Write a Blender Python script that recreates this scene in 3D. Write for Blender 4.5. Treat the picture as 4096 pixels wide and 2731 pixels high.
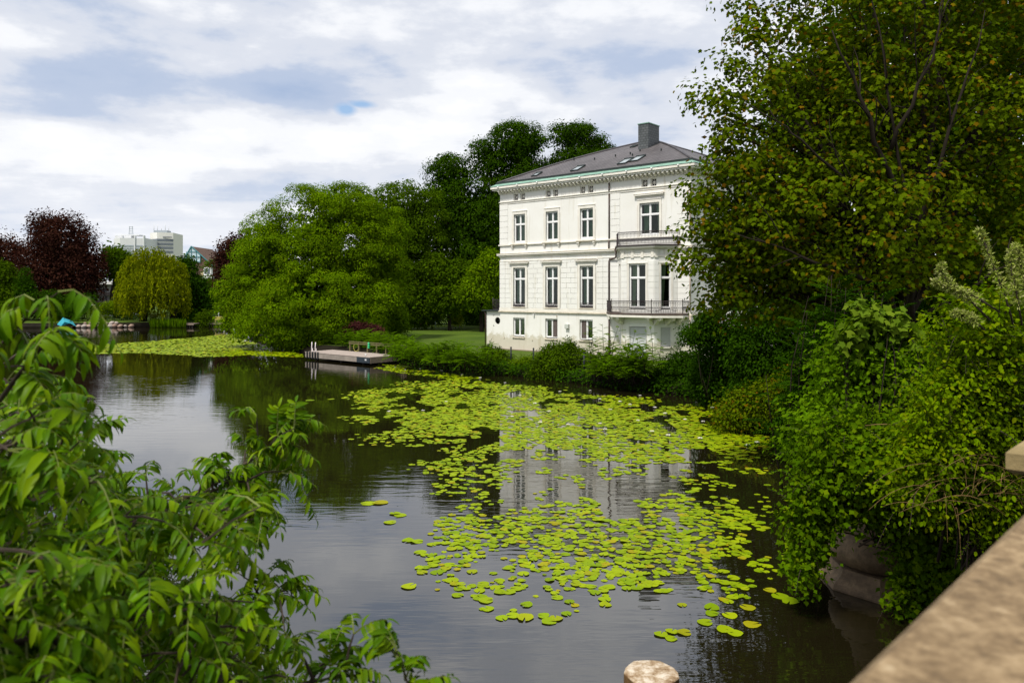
import bpy, bmesh, math, random
import numpy as np
from mathutils import Vector, Matrix
from mathutils.geometry import delaunay_2d_cdt

for o in list(bpy.data.objects):
    bpy.data.objects.remove(o, do_unlink=True)
scene = bpy.context.scene
COL = scene.collection

# ------------------------------------------------------------------ camera, sky, sun, exposure
FOC, HOR, CAMZ = 750.0, 292.0, 5.6           # focal length and horizon row of the 1024x682 frame, eye height over the water
cam_d = bpy.data.cameras.new('camera')
cam = bpy.data.objects.new('camera', cam_d)
COL.objects.link(cam)
cam.location = (0, 0, CAMZ)
cam.rotation_euler = (math.radians(90), 0, 0)
cam_d.sensor_width = 36.0
cam_d.lens = FOC / 1024.0 * 36.0
cam_d.shift_y = -(341.0 - HOR) / 1024.0
cam_d.clip_start = 0.05
cam_d.clip_end = 9000
cam_d.dof.use_dof = True
cam_d.dof.focus_distance = 50.0
cam_d.dof.aperture_fstop = 4.5
scene.camera = cam

SUN_EL, SUN_AZ = math.radians(58), math.radians(218)   # azimuth clockwise from +Y: behind the camera, to the left
world = bpy.data.worlds.new("World")
scene.world = world
world.use_nodes = True


def build_sky():
    nt = world.node_tree
    nt.nodes.clear()
    nd, lk = nt.nodes, nt.links

    def n(t, **kw):
        x = nd.new(t)
        for k, v in kw.items():
            setattr(x, k, v)
        return x

    def math_(op, a, b=None, clamp=False):
        m = n('ShaderNodeMath', operation=op, use_clamp=clamp)
        for i, s in enumerate((a, b)):
            if s is None:
                continue
            if isinstance(s, (int, float)):
                m.inputs[i].default_value = s
            else:
                lk.new(s, m.inputs[i])
        return m.outputs[0]

    def ramp(fac, stops):
        r = n('ShaderNodeValToRGB')
        r.color_ramp.interpolation = 'EASE'
        e = r.color_ramp.elements
        while len(e) > 1:
            e.remove(e[-1])
        for i, (p, c) in enumerate(stops):
            el = e[0] if i == 0 else e.new(p)
            el.position = p
            el.color = (*c, 1)
        lk.new(fac, r.inputs[0])
        return r.outputs[0]

    tc = n('ShaderNodeTexCoord')
    sep = n('ShaderNodeSeparateXYZ')
    lk.new(tc.outputs['Generated'], sep.inputs[0])
    zc = math_('ADD', math_('MAXIMUM', sep.outputs[2], 0.0), 0.045)
    px = math_('DIVIDE', sep.outputs[0], zc)
    py = math_('DIVIDE', sep.outputs[1], zc)
    cb = n('ShaderNodeCombineXYZ')
    lk.new(px, cb.inputs[0])
    lk.new(py, cb.inputs[1])

    def noise(scale, detail, rough, off=(0, 0, 0), sc=(1, 1, 1), dist=0.0):
        mp = n('ShaderNodeMapping')
        mp.inputs['Location'].default_value = off
        mp.inputs['Scale'].default_value = sc
        lk.new(cb.outputs[0], mp.inputs[0])
        t = n('ShaderNodeTexNoise')
        t.inputs['Scale'].default_value = scale
        t.inputs['Detail'].default_value = detail
        t.inputs['Roughness'].default_value = rough
        t.inputs['Distortion'].default_value = dist
        lk.new(mp.outputs[0], t.inputs['Vector'])
        return t.outputs['Fac']

    def lump(scale, detail, rough, off, sc):
        mp = n('ShaderNodeMapping')
        mp.inputs['Location'].default_value = off
        mp.inputs['Scale'].default_value = sc
        lk.new(tc.outputs['Generated'], mp.inputs[0])
        t = n('ShaderNodeTexNoise')
        t.inputs['Scale'].default_value = scale
        t.inputs['Detail'].default_value = detail
        t.inputs['Roughness'].default_value = rough
        lk.new(mp.outputs[0], t.inputs['Vector'])
        return t.outputs['Fac']

    def blob(u, v, su, sv):
        """a soft patch of the cloud layer in one direction of the sky (size in radians)"""
        d = Vector(((u - 512) / FOC, 1.0, (HOR - v) / FOC)).normalized()
        sx = math_('DIVIDE', math_('SUBTRACT', sep.outputs[0], d.x), su)
        sz = math_('DIVIDE', math_('SUBTRACT', sep.outputs[2], d.z), sv)
        front = math_('GREATER_THAN', sep.outputs[1], 0.0)
        r2 = math_('ADD', math_('MULTIPLY', sx, sx), math_('MULTIPLY', sz, sz))
        g = math_('POWER', 2.718, math_('MULTIPLY', r2, -1.0))
        return math_('MULTIPLY', g, front)

    big = noise(0.42, 3, 0.5, (3.1, 7.7, 0), (0.8, 1.15, 1))
    mid = noise(0.95, 7, 0.56, (11.3, 2.9, 1.3), (0.75, 1.2, 1), 0.25)
    fine = noise(3.2, 8, 0.6, (5.3, 1.9, 4.1), (0.7, 1.1, 1), 0.3)
    puff = lump(3.4, 9, .56, (2.7, 1.1, 5.2), (1, 1, 2.6))
    puff2 = lump(9.0, 8, .58, (7.7, 3.1, 1.2), (1, 1, 2.4))
    dens = math_('ADD', math_('ADD', math_('MULTIPLY', big, 0.20), math_('MULTIPLY', mid, 0.18)), math_('ADD', math_('MULTIPLY', puff, 0.42), math_('MULTIPLY', puff2, 0.20)))
    patches = None
    for (u, v, su, sv, w) in ((275, 88, .085, .022, .13), (70, 75, .10, .035, .10), (110, 118, .06, .02, .08), (30, 105, .05, .012, .07),
                              (650, 75, .12, .05, .06), (880, 110, .12, .05, .05), (270, 190, .10, .012, .05), (345, 20, .10, .025, -.07),
                              (330, 140, .22, .03, -.06), (480, 85, .05, .03, -.07), (120, 160, .15, .02, -.05), (560, 170, .10, .02, -.04)):
        b = math_('MULTIPLY', blob(u, v, su, sv), w)
        patches = b if patches is None else math_('ADD', patches, b)
    dens2 = math_('ADD', dens, patches)
    cloud = ramp(dens2, SKY_RAMP)
    # pale veil towards the horizon
    veil = math_('POWER', math_('SUBTRACT', 1.0, math_('MAXIMUM', sep.outputs[2], 0.0), True), 9.0)
    mv = n('ShaderNodeMix', data_type='RGBA')
    lk.new(math_('MULTIPLY', veil, 0.6), mv.inputs[0])
    lk.new(cloud, mv.inputs[6])
    mv.inputs[7].default_value = (*SKY_VEIL, 1)
    bgc = n('ShaderNodeBackground')
    lk.new(mv.outputs[2], bgc.inputs[0])
    bgc.inputs[1].default_value = 1.0
    sky = n('ShaderNodeTexSky', sky_type='NISHITA')
    sky.sun_disc = False
    sky.sun_elevation = SUN_EL
    sky.sun_rotation = SUN_AZ
    bgs = n('ShaderNodeBackground')
    lk.new(sky.outputs[0], bgs.inputs[0])
    bgs.inputs[1].default_value = 0.15
    # small blue gap in the cloud, and thin spots elsewhere
    g1 = math_('MAXIMUM', blob(346, 109, .014, .0085), math_('MULTIPLY', blob(361, 104, .020, .005), .9))
    gap = math_('SUBTRACT', math_('MULTIPLY', g1, math_('ADD', math_('MULTIPLY', puff2, 2.2), .15)), .30, True)
    cover = math_('SUBTRACT', 1.0, math_('MULTIPLY', gap, 1.3, True), True)
    mix = n('ShaderNodeMixShader')
    lk.new(cover, mix.inputs[0])
    lk.new(bgs.outputs[0], mix.inputs[1])
    lk.new(bgc.outputs[0], mix.inputs[2])
    out = n('ShaderNodeOutputWorld')
    lk.new(mix.outputs[0], out.inputs[0])


SKY_RAMP = [(0.0, (1.05, 1.05, 1.04)), (0.39, (0.96, 0.96, 0.96)), (0.46, (0.82, 0.835, 0.87)), (0.52, (0.63, 0.665, 0.745)), (0.59, (0.42, 0.50, 0.655)), (0.71, (0.31, 0.41, 0.60))]
SKY_VEIL = (1.02, 1.02, 1.02)
build_sky()

sun_d = bpy.data.lights.new('sun', 'SUN')
sun_d.energy = 3.8
sun_d.angle = math.radians(9)
sun_d.color = (1.0, 0.95, 0.86)
sun = bpy.data.objects.new('sun', sun_d)
COL.objects.link(sun)
sdir = Vector((math.sin(SUN_AZ) * math.cos(SUN_EL), math.cos(SUN_AZ) * math.cos(SUN_EL), math.sin(SUN_EL)))
sun.rotation_euler = sdir.to_track_quat('Z', 'Y').to_euler()
sun.location = sdir * 200

vs = scene.view_settings
vs.view_transform = 'Standard'
vs.look = 'None'
vs.exposure = 0.2
vs.gamma = 1.0
vs.use_curve_mapping = False
scene.cycles.max_bounces = 7
scene.cycles.diffuse_bounces = 2
scene.cycles.glossy_bounces = 3
scene.cycles.transmission_bounces = 4
scene.cycles.transparent_max_bounces = 8
scene.cycles.caustics_reflective = False
scene.cycles.caustics_refractive = False
scene.cycles.use_denoising = True
scene.cycles.sample_clamp_indirect = 6

rng = np.random.default_rng(11)
rnd = random.Random(11)


# ------------------------------------------------------------------ helpers
def P(u, v, d):
    """world point at distance d whose direction is that of frame pixel (u, v)"""
    return np.array([(u - 512) / FOC * d, d, CAMZ + (HOR - v) / FOC * d])


def G(u, v, z=0.0):
    """point of the horizontal plane z seen at (u, v)"""
    d = (CAMZ - z) * FOC / (v - HOR)
    return np.array([(u - 512) / FOC * d, d, z])


def tag(o, label=None, cat=None, group=None, kind=None):
    if label:
        o['label'] = label
    if cat:
        o['category'] = cat
    if group:
        o['group'] = group
    if kind:
        o['kind'] = kind
    return o


def empty(name, loc=(0, 0, 0), rz=0.0, label=None, cat=None, group=None, parent=None):
    o = bpy.data.objects.new(name, None)
    o.empty_display_size = 0.3
    COL.objects.link(o)
    o.location = loc
    o.rotation_euler = (0, 0, rz)
    if parent:
        o.parent = parent
    return tag(o, label, cat, group)


def link_mesh(name, me, mat=None, parent=None, loc=None):
    o = bpy.data.objects.new(name, me)
    COL.objects.link(o)
    if mat is not None and len(me.materials) == 0:
        me.materials.append(mat)
    if parent:
        o.parent = parent
    if loc is not None:
        o.location = loc
    return o


def np_mesh(name, V, F, smooth=False):
    V = np.asarray(V, dtype=np.float32).reshape(-1, 3)
    F = np.asarray(F, dtype=np.int32)
    m, k = F.shape
    me = bpy.data.meshes.new(name)
    me.vertices.add(len(V))
    me.vertices.foreach_set('co', V.ravel())
    me.loops.add(m * k)
    me.loops.foreach_set('vertex_index', F.ravel())
    me.polygons.add(m)
    me.polygons.foreach_set('loop_start', np.arange(0, m * k, k, dtype=np.int32))
    if smooth:
        me.polygons.foreach_set('use_smooth', np.ones(m, dtype=bool))
    me.update(calc_edges=True)
    return me


class MB:
    """collects simple solids and links them as one mesh object"""

    def __init__(self, M=None):
        self.v, self.f, self.M, self.sm = [], [], M, []

    def add(self, vs, fs, smooth=False):
        b = len(self.v)
        if self.M is not None:
            vs = [self.M @ Vector(p) for p in vs]
        self.v += [tuple(p) for p in vs]
        self.f += [tuple(i + b for i in f) for f in fs]
        self.sm += [smooth] * len(fs)
        return self

    def box(self, x0, x1, y0, y1, z0, z1):
        return self.add([(x0, y0, z0), (x1, y0, z0), (x1, y1, z0), (x0, y1, z0), (x0, y0, z1), (x1, y0, z1), (x1, y1, z1), (x0, y1, z1)],
                        [(0, 3, 2, 1), (4, 5, 6, 7), (0, 1, 5, 4), (1, 2, 6, 5), (2, 3, 7, 6), (3, 0, 4, 7)])

    def bbox(self, x0, x1, y0, y1, z0, z1, b=0.01):
        """box with chamfered front and top edges (a cheap bevel)"""
        vs, fs = [], []
        for (z, i) in ((z0, b), (z0 + b, 0), (z1 - b, 0), (z1, b)):
            vs += [(x0 + i, y0 + i, z), (x1 - i, y0 + i, z), (x1 - i, y1 - i, z), (x0 + i, y1 - i, z)]
        for r in range(3):
            for k in range(4):
                a, c = r * 4 + k, r * 4 + (k + 1) % 4
                fs.append((a, c, c + 4, a + 4))
        fs += [(3, 2, 1, 0), (12, 13, 14, 15)]
        return self.add(vs, fs)

    def prism(self, poly, z0, z1):
        n = len(poly)
        vs = [(x, y, z0) for x, y in poly] + [(x, y, z1) for x, y in poly]
        fs = [tuple(range(n))[::-1], tuple(range(n, 2 * n))] + [(i, (i + 1) % n, n + (i + 1) % n, n + i) for i in range(n)]
        return self.add(vs, fs)

    def bar(self, a, b, r, n=4):
        return self.tube([a, b], [r, r], n)

    def tube(self, pts, rad, n=6, smooth=True, caps=True):
        pts = [Vector(p) for p in pts]
        vs, fs = [], []
        up0 = None
        for i, p in enumerate(pts):
            t = (pts[min(i + 1, len(pts) - 1)] - pts[max(i - 1, 0)])
            if t.length < 1e-9:
                t = Vector((0, 0, 1))
            t.normalize()
            if up0 is None:
                up0 = Vector((0, 0, 1)) if abs(t.z) < .9 else Vector((1, 0, 0))
            x = t.cross(up0)
            if x.length < 1e-6:
                x = t.orthogonal()
            x.normalize()
            y = x.cross(t).normalized()
            up0 = y
            for k in range(n):
                a = 2 * math.pi * (k + .5) / n
                vs.append(p + (x * math.cos(a) + y * math.sin(a)) * rad[i])
        for i in range(len(pts) - 1):
            for k in range(n):
                a, b = i * n + k, i * n + (k + 1) % n
                fs.append((a, b, b + n, a + n))
        if caps:
            fs.append(tuple(range(n))[::-1])
            fs.append(tuple(range((len(pts) - 1) * n, len(pts) * n)))
        return self.add(vs, fs, smooth and n > 4)

    def lathe(self, prof, n=24, c=(0, 0), smooth=True):
        vs, fs = [], []
        for r, z in prof:
            for k in range(n):
                a = 2 * math.pi * k / n
                vs.append((c[0] + r * math.cos(a), c[1] + r * math.sin(a), z))
        m = len(prof)
        for i in range(m - 1):
            for k in range(n):
                a, b = i * n + k, i * n + (k + 1) % n
                fs.append((a, b, b + n, a + n))
        fs.append(tuple(range(n))[::-1])
        fs.append(tuple(range((m - 1) * n, m * n)))
        return self.add(vs, fs, smooth)

    def build(self, name, mat, parent=None, loc=None, kind=None):
        me = bpy.data.meshes.new(name)
        me.from_pydata(self.v, [], self.f)
        if any(self.sm):
            me.polygons.foreach_set('use_smooth', self.sm)
        me.update()
        o = link_mesh(name, me, mat, parent, loc)
        if kind:
            o['kind'] = kind
        return o


# ------------------------------------------------------------------ materials
def material(name):
    m = bpy.data.materials.new(name)
    m.use_nodes = True
    nt = m.node_tree
    b = nt.nodes['Principled BSDF']
    return m, nt, b


def tex_noise(nt, scale, detail=5, rough=.55, vec=None, mscale=None, coord='Object', dist=0.0):
    nd, lk = nt.nodes, nt.links
    tc = nd.new('ShaderNodeTexCoord')
    t = nd.new('ShaderNodeTexNoise')
    t.inputs['Scale'].default_value = scale
    t.inputs['Detail'].default_value = detail
    t.inputs['Roughness'].default_value = rough
    t.inputs['Distortion'].default_value = dist
    src = vec or tc.outputs[coord]
    if mscale:
        mp = nd.new('ShaderNodeMapping')
        mp.inputs['Scale'].default_value = mscale
        lk.new(src, mp.inputs[0])
        src = mp.outputs[0]
    lk.new(src, t.inputs['Vector'])
    return t.outputs['Fac']


def ramp(nt, fac, stops):
    r = nt.nodes.new('ShaderNodeValToRGB')
    e = r.color_ramp.elements
    while len(e) > 1:
        e.remove(e[-1])
    for i, (p, c) in enumerate(stops):
        el = e[0] if i == 0 else e.new(p)
        el.position = p
        el.color = (*c, 1) if not isinstance(c, (int, float)) else (c, c, c, 1)
    nt.links.new(fac, r.inputs[0])
    return r.outputs[0]


def bump(nt, b, h, strength=.3, dist=.02):
    n = nt.nodes.new('ShaderNodeBump')
    n.inputs['Strength'].default_value = strength
    n.inputs['Distance'].default_value = dist
    nt.links.new(h, n.inputs['Height'])
    nt.links.new(n.outputs[0], b.inputs['Normal'])


def mulcol(nt, a, b, fac=1.0):
    m = nt.nodes.new('ShaderNodeMix')
    m.data_type = 'RGBA'
    m.blend_type = 'MULTIPLY'
    m.inputs[0].default_value = fac
    nt.links.new(a, m.inputs[6])
    if isinstance(b, tuple):
        m.inputs[7].default_value = (*b, 1)
    else:
        nt.links.new(b, m.inputs[7])
    return m.outputs[2]


def solid(name, c, rough=.6, spec=.3, var=.25, scale=3.0, metal=0.0, bmp=0.0, mscale=None, bscale=None):
    """plain colour with weathering: the tone wanders by +-var"""
    m, nt, b = material(name)
    f = tex_noise(nt, scale, 6, .6, mscale=mscale)
    lo = tuple(x * (1 - var) for x in c)
    hi = tuple(min(1, x * (1 + var)) for x in c)
    nt.links.new(ramp(nt, f, [(.3, lo), (.7, hi)]), b.inputs['Base Color'])
    b.inputs['Roughness'].default_value = rough
    b.inputs['Specular IOR Level'].default_value = spec
    b.inputs['Metallic'].default_value = metal
    if bmp:
        bump(nt, b, tex_noise(nt, bscale or scale * 6, 4, .6, mscale=mscale), bmp, .01)
    return m


def leaf_mat(name, cols, trans=.3, tcol=None, rough=.7, spec=.012, clump=.35, cscale=.5):
    """leaf: every leaf its own tone, sprays of slightly different tone, light shining through"""
    m, nt, b = material(name)
    nd, lk = nt.nodes, nt.links
    geo = nd.new('ShaderNodeNewGeometry')
    oi = nd.new('ShaderNodeObjectInfo')
    ad = nd.new('ShaderNodeMath')
    ad.operation = 'ADD'
    lk.new(geo.outputs['Random Per Island'], ad.inputs[0])
    lk.new(oi.outputs['Random'], ad.inputs[1])
    fr = nd.new('ShaderNodeMath')
    fr.operation = 'FRACT'
    lk.new(ad.outputs[0], fr.inputs[0])
    n = len(cols)
    col = ramp(nt, fr.outputs[0], [(i / max(1, n - 1), c) for i, c in enumerate(cols)])
    pn = tex_noise(nt, cscale, 3, .5, vec=geo.outputs['Position'])
    shade = ramp(nt, pn, [(.3, (1 - clump,) * 3), (.7, (1 + clump * .6, 1 + clump * .5, 1.0))])
    col = mulcol(nt, col, shade)
    lk.new(col, b.inputs['Base Color'])
    b.inputs['Roughness'].default_value = rough
    b.inputs['Specular IOR Level'].default_value = spec
    tr = nd.new('ShaderNodeBsdfTranslucent')
    lk.new(mulcol(nt, col, tcol or (1.45, 1.6, .3)), tr.inputs[0])
    mx = nd.new('ShaderNodeMixShader')
    mx.inputs[0].default_value = trans
    lk.new(b.outputs[0], mx.inputs[1])
    lk.new(tr.outputs[0], mx.inputs[2])
    lk.new(mx.outputs[0], nd['Material Output'].inputs[0])
    return m


# ------------------------------------------------------------------ leaf and branch building
def arr(x):
    return np.array(x, dtype=np.float64)


KITE = (arr([(0, 0, 0), (.30, .45, .05), (0, 1, -.08), (-.30, .45, .05)]), np.array([(0, 1, 2), (0, 2, 3)]))
HEX = (arr([(0, 0, 0), (.26, .25, .05), (.27, .62, .04), (0, 1, -.10), (-.27, .62, .04), (-.26, .25, .05)]),
       np.array([(0, 1, 2), (0, 2, 3), (0, 3, 4), (0, 4, 5)]))
_mo = [(0, 0), (.36, .04), (.36, .22), (.60, .56), (.30, .60), (0, 1.0), (-.30, .60), (-.60, .56), (-.36, .22), (-.36, .04)]
MAPLE = (arr([(x, y, -.14 * (x * x) - .16 * y * y + .06) for x, y in _mo]),
         np.array([(0, i, i + 1) for i in range(1, 9)]))
_to = [(0, 0), (.50, .40), (.24, .62), (0, 1.0), (-.24, .62), (-.50, .40)]
TRI = (arr([(x, y, -.12 * y * y) for x, y in _to]), np.array([(0, i, i + 1) for i in range(1, 5)]))


def frond_template(pairs=8, ll=.26, w=.085, droop=.28):
    V, F = [], []
    for k in range(pairs):
        t = .16 + .80 * k / (pairs - 1)
        z = -droop * t * t
        s = ll * (1 - .55 * abs(t - .45) / .55)
        for sg in (-1, 1):
            b = len(V)
            ax, ay = sg * .86, .5
            nx, ny = -ay, ax
            V += [(0, t, z), (ax * s * .5 + nx * w * .5, t + ay * s * .5 + ny * w * .5, z + .015), (ax * s, t + ay * s, z - .08),
                  (ax * s * .5 - nx * w * .5, t + ay * s * .5 - ny * w * .5, z + .015)]
            F += [(b, b + 1, b + 2), (b, b + 2, b + 3)]
    b = len(V)
    V += [(-.008, 0, 0), (.008, 0, 0), (.004, 1, -droop), (-.004, 1, -droop)]
    F += [(b, b + 1, b + 2), (b, b + 2, b + 3)]
    return arr(V), np.array(F)


FROND = frond_template()


def norm(a):
    return a / np.maximum(np.linalg.norm(a, axis=-1, keepdims=True), 1e-9)


def frames(nrm, axis):
    n = norm(nrm)
    y = norm(axis - (axis * n).sum(1, keepdims=True) * n)
    x = np.cross(y, n)
    return np.stack([x, y, n], axis=2)          # columns


def leaves_np(pos, nrm, axis, size, tmpl):
    V0, F0 = tmpl
    R = frames(nrm, axis)
    V = np.einsum('nij,kj->nki', R, V0) * size[:, None, None] + pos[:, None, :]
    k = len(V0)
    F = (F0[None, :, :] + (np.arange(len(pos)) * k)[:, None, None]).reshape(-1, F0.shape[1])
    return V.reshape(-1, 3), F


def foliage(name, parent, origin, pos, nrm, axis, size, tmpl, mat, parts=0, part_name='leaf', smooth=False, seen=None):
    """the leaves of one plant: the largest in view as parts of their own, the rest as one mesh"""
    o = arr(origin)
    keep = np.ones(len(pos), bool)
    if parts:
        d = np.linalg.norm(pos - arr([0, 0, CAMZ]), axis=1)
        u = 512 + pos[:, 0] / np.maximum(pos[:, 1], .1) * FOC
        v = HOR - (pos[:, 2] - CAMZ) / np.maximum(pos[:, 1], .1) * FOC
        ok = (u > 5) & (u < 1019) & (v > 5) & (v < 677) & (pos[:, 1] > .3)
        if seen is not None:
            ok &= seen(u, v)
        score = np.where(ok, size / d, 0)
        idx = np.argsort(-score)[:parts]
        idx = idx[score[idx] > 0]
        keep[idx] = False
        me = np_mesh(part_name, tmpl[0], tmpl[1], smooth)
        me.materials.append(mat)
        R = frames(nrm[idx], axis[idx])
        for j, i in enumerate(idx):
            M = Matrix([list(R[j][r] * size[i]) + [pos[i][r] - o[r]] for r in range(3)] + [[0, 0, 0, 1]])
            c = bpy.data.objects.new(part_name, me)
            COL.objects.link(c)
            c.parent = parent
            c.matrix_basis = M
    V, F = leaves_np(pos[keep] - o, nrm[keep], axis[keep], size[keep], tmpl)
    me = np_mesh(name, V, F, smooth)
    ob = link_mesh(name, me, mat, parent)
    ob['kind'] = 'stuff'
    return ob


def sample_lobes(lobes, n, g, shell=.55, low=-1.0):
    """cluster centres near the surface of a union of ellipsoids; lobes: (centre, radii)"""
    w = np.array([(r[0] * r[2] + r[0] * r[1] + r[1] * r[2]) for c, r in lobes])
    w = w / w.sum()
    C, O = [], []
    for (c, r), k in zip(lobes, np.maximum(1, (w * n * 1.6).astype(int))):
        d = norm(g.normal(size=(k, 3)))
        d = d[d[:, 2] > low]
        rr = shell + (1 - shell) * g.random(len(d)) ** .6
        p = c + d * rr[:, None] * r
        keep = np.ones(len(p), bool)
        for (c2, r2) in lobes:
            if c2 is c:
                continue
            q = ((p - c2) / r2)
            keep &= ~(((q * q).sum(1) < .42) & (g.random(len(p)) < .85))
        C.append(p[keep])
        O.append(norm(d[keep] / r * np.mean(r)))
    C, O = np.concatenate(C), np.concatenate(O)
    if len(C) > n:
        i = g.permutation(len(C))[:n]
        C, O = C[i], O[i]
    return C, O


def sprays(C, O, per, cr, g, leaf=(.1, .16), up=.55, flat=.28, droop=.35, jit=.55, dome=False):
    """leaf sprays: a slightly drooping disc of leaves round every cluster centre"""
    n = len(C)
    if dome:
        m = norm(up * arr([0, 0, 1]) + (1 - up) * O)
        crs = cr * (.55 + .9 * g.random(n))
        d = norm(g.normal(size=(n, per, 3)))
        dm = (d * m[:, None, :]).sum(2)
        flip = (dm < -.15) & (g.random((n, per)) < .85)
        d = np.where(flip[..., None], d - 2 * dm[..., None] * m[:, None, :], d)
        rr = .58 + .56 * g.random((n, per))
        off = d * (crs[:, None] * rr)[..., None]
        off[..., 2] *= .72
        pos = C[:, None, :] + off
        nr = d * .9 + arr([0, 0, .35]) + g.normal(size=(n, per, 3)) * jit
        ax = g.normal(size=(n, per, 3)) * .45 + d * .35 - arr([0, 0, .8])
        sz = leaf[0] + (leaf[1] - leaf[0]) * g.random((n, per))
        return pos.reshape(-1, 3), norm(nr.reshape(-1, 3)), ax.reshape(-1, 3), sz.reshape(-1)
    m = norm(up * arr([0, 0, 1]) + (1 - up) * O + g.normal(size=(n, 3)) * .22)
    t1 = norm(np.cross(m, norm(g.normal(size=(n, 3)))))
    t2 = np.cross(m, t1)
    crs = cr * (.6 + .8 * g.random(n))
    r = np.sqrt(g.random((n, per))) * crs[:, None]
    a = g.random((n, per)) * 2 * np.pi
    rad = t1[:, None, :] * np.cos(a)[..., None] + t2[:, None, :] * np.sin(a)[..., None]
    pos = C[:, None, :] + rad * r[..., None] + m[:, None, :] * (np.clip(g.normal(size=(n, per)), -1.5, 1.5) * flat * crs[:, None])[..., None]
    pos[..., 2] -= droop * r * r / crs[:, None]
    nr = m[:, None, :] + g.normal(size=(n, per, 3)) * jit
    nr += rad * (.25 * r / crs[:, None])[..., None]
    ax = rad + g.normal(size=(n, per, 3)) * .4 - arr([0, 0, .5])
    sz = leaf[0] + (leaf[1] - leaf[0]) * g.random((n, per))
    return pos.reshape(-1, 3), norm(nr.reshape(-1, 3)), ax.reshape(-1, 3), sz.reshape(-1)


def limb_path(a, b, g, sag=.12, n=6):
    a, b = arr(a), arr(b)
    L = np.linalg.norm(b - a)
    off = g.normal(size=3) * L * .06
    out = []
    for i in range(n):
        t = i / (n - 1)
        p = a + (b - a) * t
        p = p + off * math.sin(math.pi * t)
        p[2] += sag * L * math.sin(math.pi * t)
        out.append(p)
    return out


def tree(name, label, cat, lobes_px, D, ncl, per, cr, leaf, mat, trunk_u, base_z, tr, bark, seed, group=None, tmpl=KITE, depth=.8,
         twigs=0, shell=.55, up=.55, droop=.35, parts=0, flat=.28, top_v=None, jit=.55, extra=None, trunk_d=None, crown_name='crown', low=-1.0, core=.6, dome=False, core_k=1.9, limbs=()):
    g = np.random.default_rng(seed)
    lobes = []
    for L in lobes_px:
        u, v, ru, rv = L[:4]
        dd = D + (L[4] if len(L) > 4 else 0)
        k = dd / FOC
        lobes.append((P(u, v, dd), arr([ru * k, max(ru * k * depth, .4), rv * k])))
    td = trunk_d or D
    base = arr([(trunk_u - 512) / FOC * td, td, base_z])
    root = empty(name, tuple(base), 0, label, cat, group)
    C, O = sample_lobes(lobes, ncl, g, shell, low)
    if extra is not None:
        for (u, v, dd) in extra:
            C = np.vstack([C, P(u, v, dd)])
            O = np.vstack([O, norm(P(u, v, dd)[None] - lobes[0][0][None])])
    tz = np.mean([c[2] for c, r in lobes])
    tops = sorted(lobes, key=lambda q: -q[0][2])
    fork = base + (arr([lobes[0][0][0], lobes[0][0][1], 0]) - arr([base[0], base[1], 0])) * .35
    fork[2] = base[2] + max(.5, (min(c[2] for c, r in lobes) - base[2]) * .75)
    mb = MB()
    mb.tube([Vector(p - base) for p in limb_path(base - arr([0, 0, .3]), fork, g, 0, 5)], [tr * 1.25, tr, tr * .95, tr * .9, tr * .85], 8)
    for c, r in lobes:
        p = limb_path(fork, c + arr([0, 0, r[2] * .3]), g, .1, 6)
        q = tr * (.35 + .25 * g.random())
        mb.tube([Vector(x - base) for x in p], [tr * .7, q, q * .8, q * .6, q * .4, q * .2], 6)
        if twigs:
            near = np.argsort(((C - c) ** 2).sum(1))[:max(6, twigs * 3)]
            for i in g.permutation(near)[:twigs]:
                s = p[g.integers(1, 5)]
                pp = limb_path(s, C[i], g, .12, 5)
                w = q * .35
                mb.tube([Vector(x - base) for x in pp], [w, w * .8, w * .6, w * .4, w * .15], 4)
    for path in limbs:
        pp = [P(*q) for q in path]
        fine = []
        for i in range(len(pp) - 1):
            for k in range(4):
                fine.append(pp[i] + (pp[i + 1] - pp[i]) * k / 4 + g.normal(size=3) * .04)
        fine.append(pp[-1])
        w = tr * (.24 + .14 * g.random())
        mb.tube([Vector(x - base) for x in fine], [w * (1 - .85 * i / (len(fine) - 1)) for i in range(len(fine))], 6)
        for k in range(5):
            i = g.integers(2, len(fine) - 1)
            d = norm(fine[i] - fine[i - 1] + g.normal(size=3) * .25) * (1.0 + g.random())
            mb.tube([Vector(x - base) for x in limb_path(fine[i], fine[i] + d, g, .08, 5)], [w * .3, w * .25, w * .2, w * .12, w * .05], 5)
    mb.build('trunk', bark, root)
    pos, nr, ax, sz = sprays(C, O, per, cr, g, leaf, up, flat, droop, jit, dome)
    if core:
        C2, O2 = sample_lobes(lobes, int(ncl * core), g, .0, low)
        keep2 = np.zeros(len(C2), bool)
        for c_, r_ in lobes:
            q = (C2 - c_) / r_
            keep2 |= (q * q).sum(1) < .60
        C2, O2 = C2[keep2], O2[keep2]
        p2, n2, a2, s2 = sprays(C2, O2, max(8, per // 3), cr * 1.3, g, (leaf[0] * core_k, leaf[1] * core_k), up, .5, droop, .9)
        if tmpl is KITE:
            pos, nr, ax, sz = np.vstack([pos, p2]), np.vstack([nr, n2]), np.vstack([ax, a2]), np.concatenate([sz, s2])
        else:
            foliage('inner_foliage', root, base, p2, n2, a2, s2, KITE, mat)
    ok = pos[:, 2] > .03
    foliage(crown_name, root, base, pos[ok], nr[ok], ax[ok], sz[ok], tmpl, mat, parts)
    return root

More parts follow.
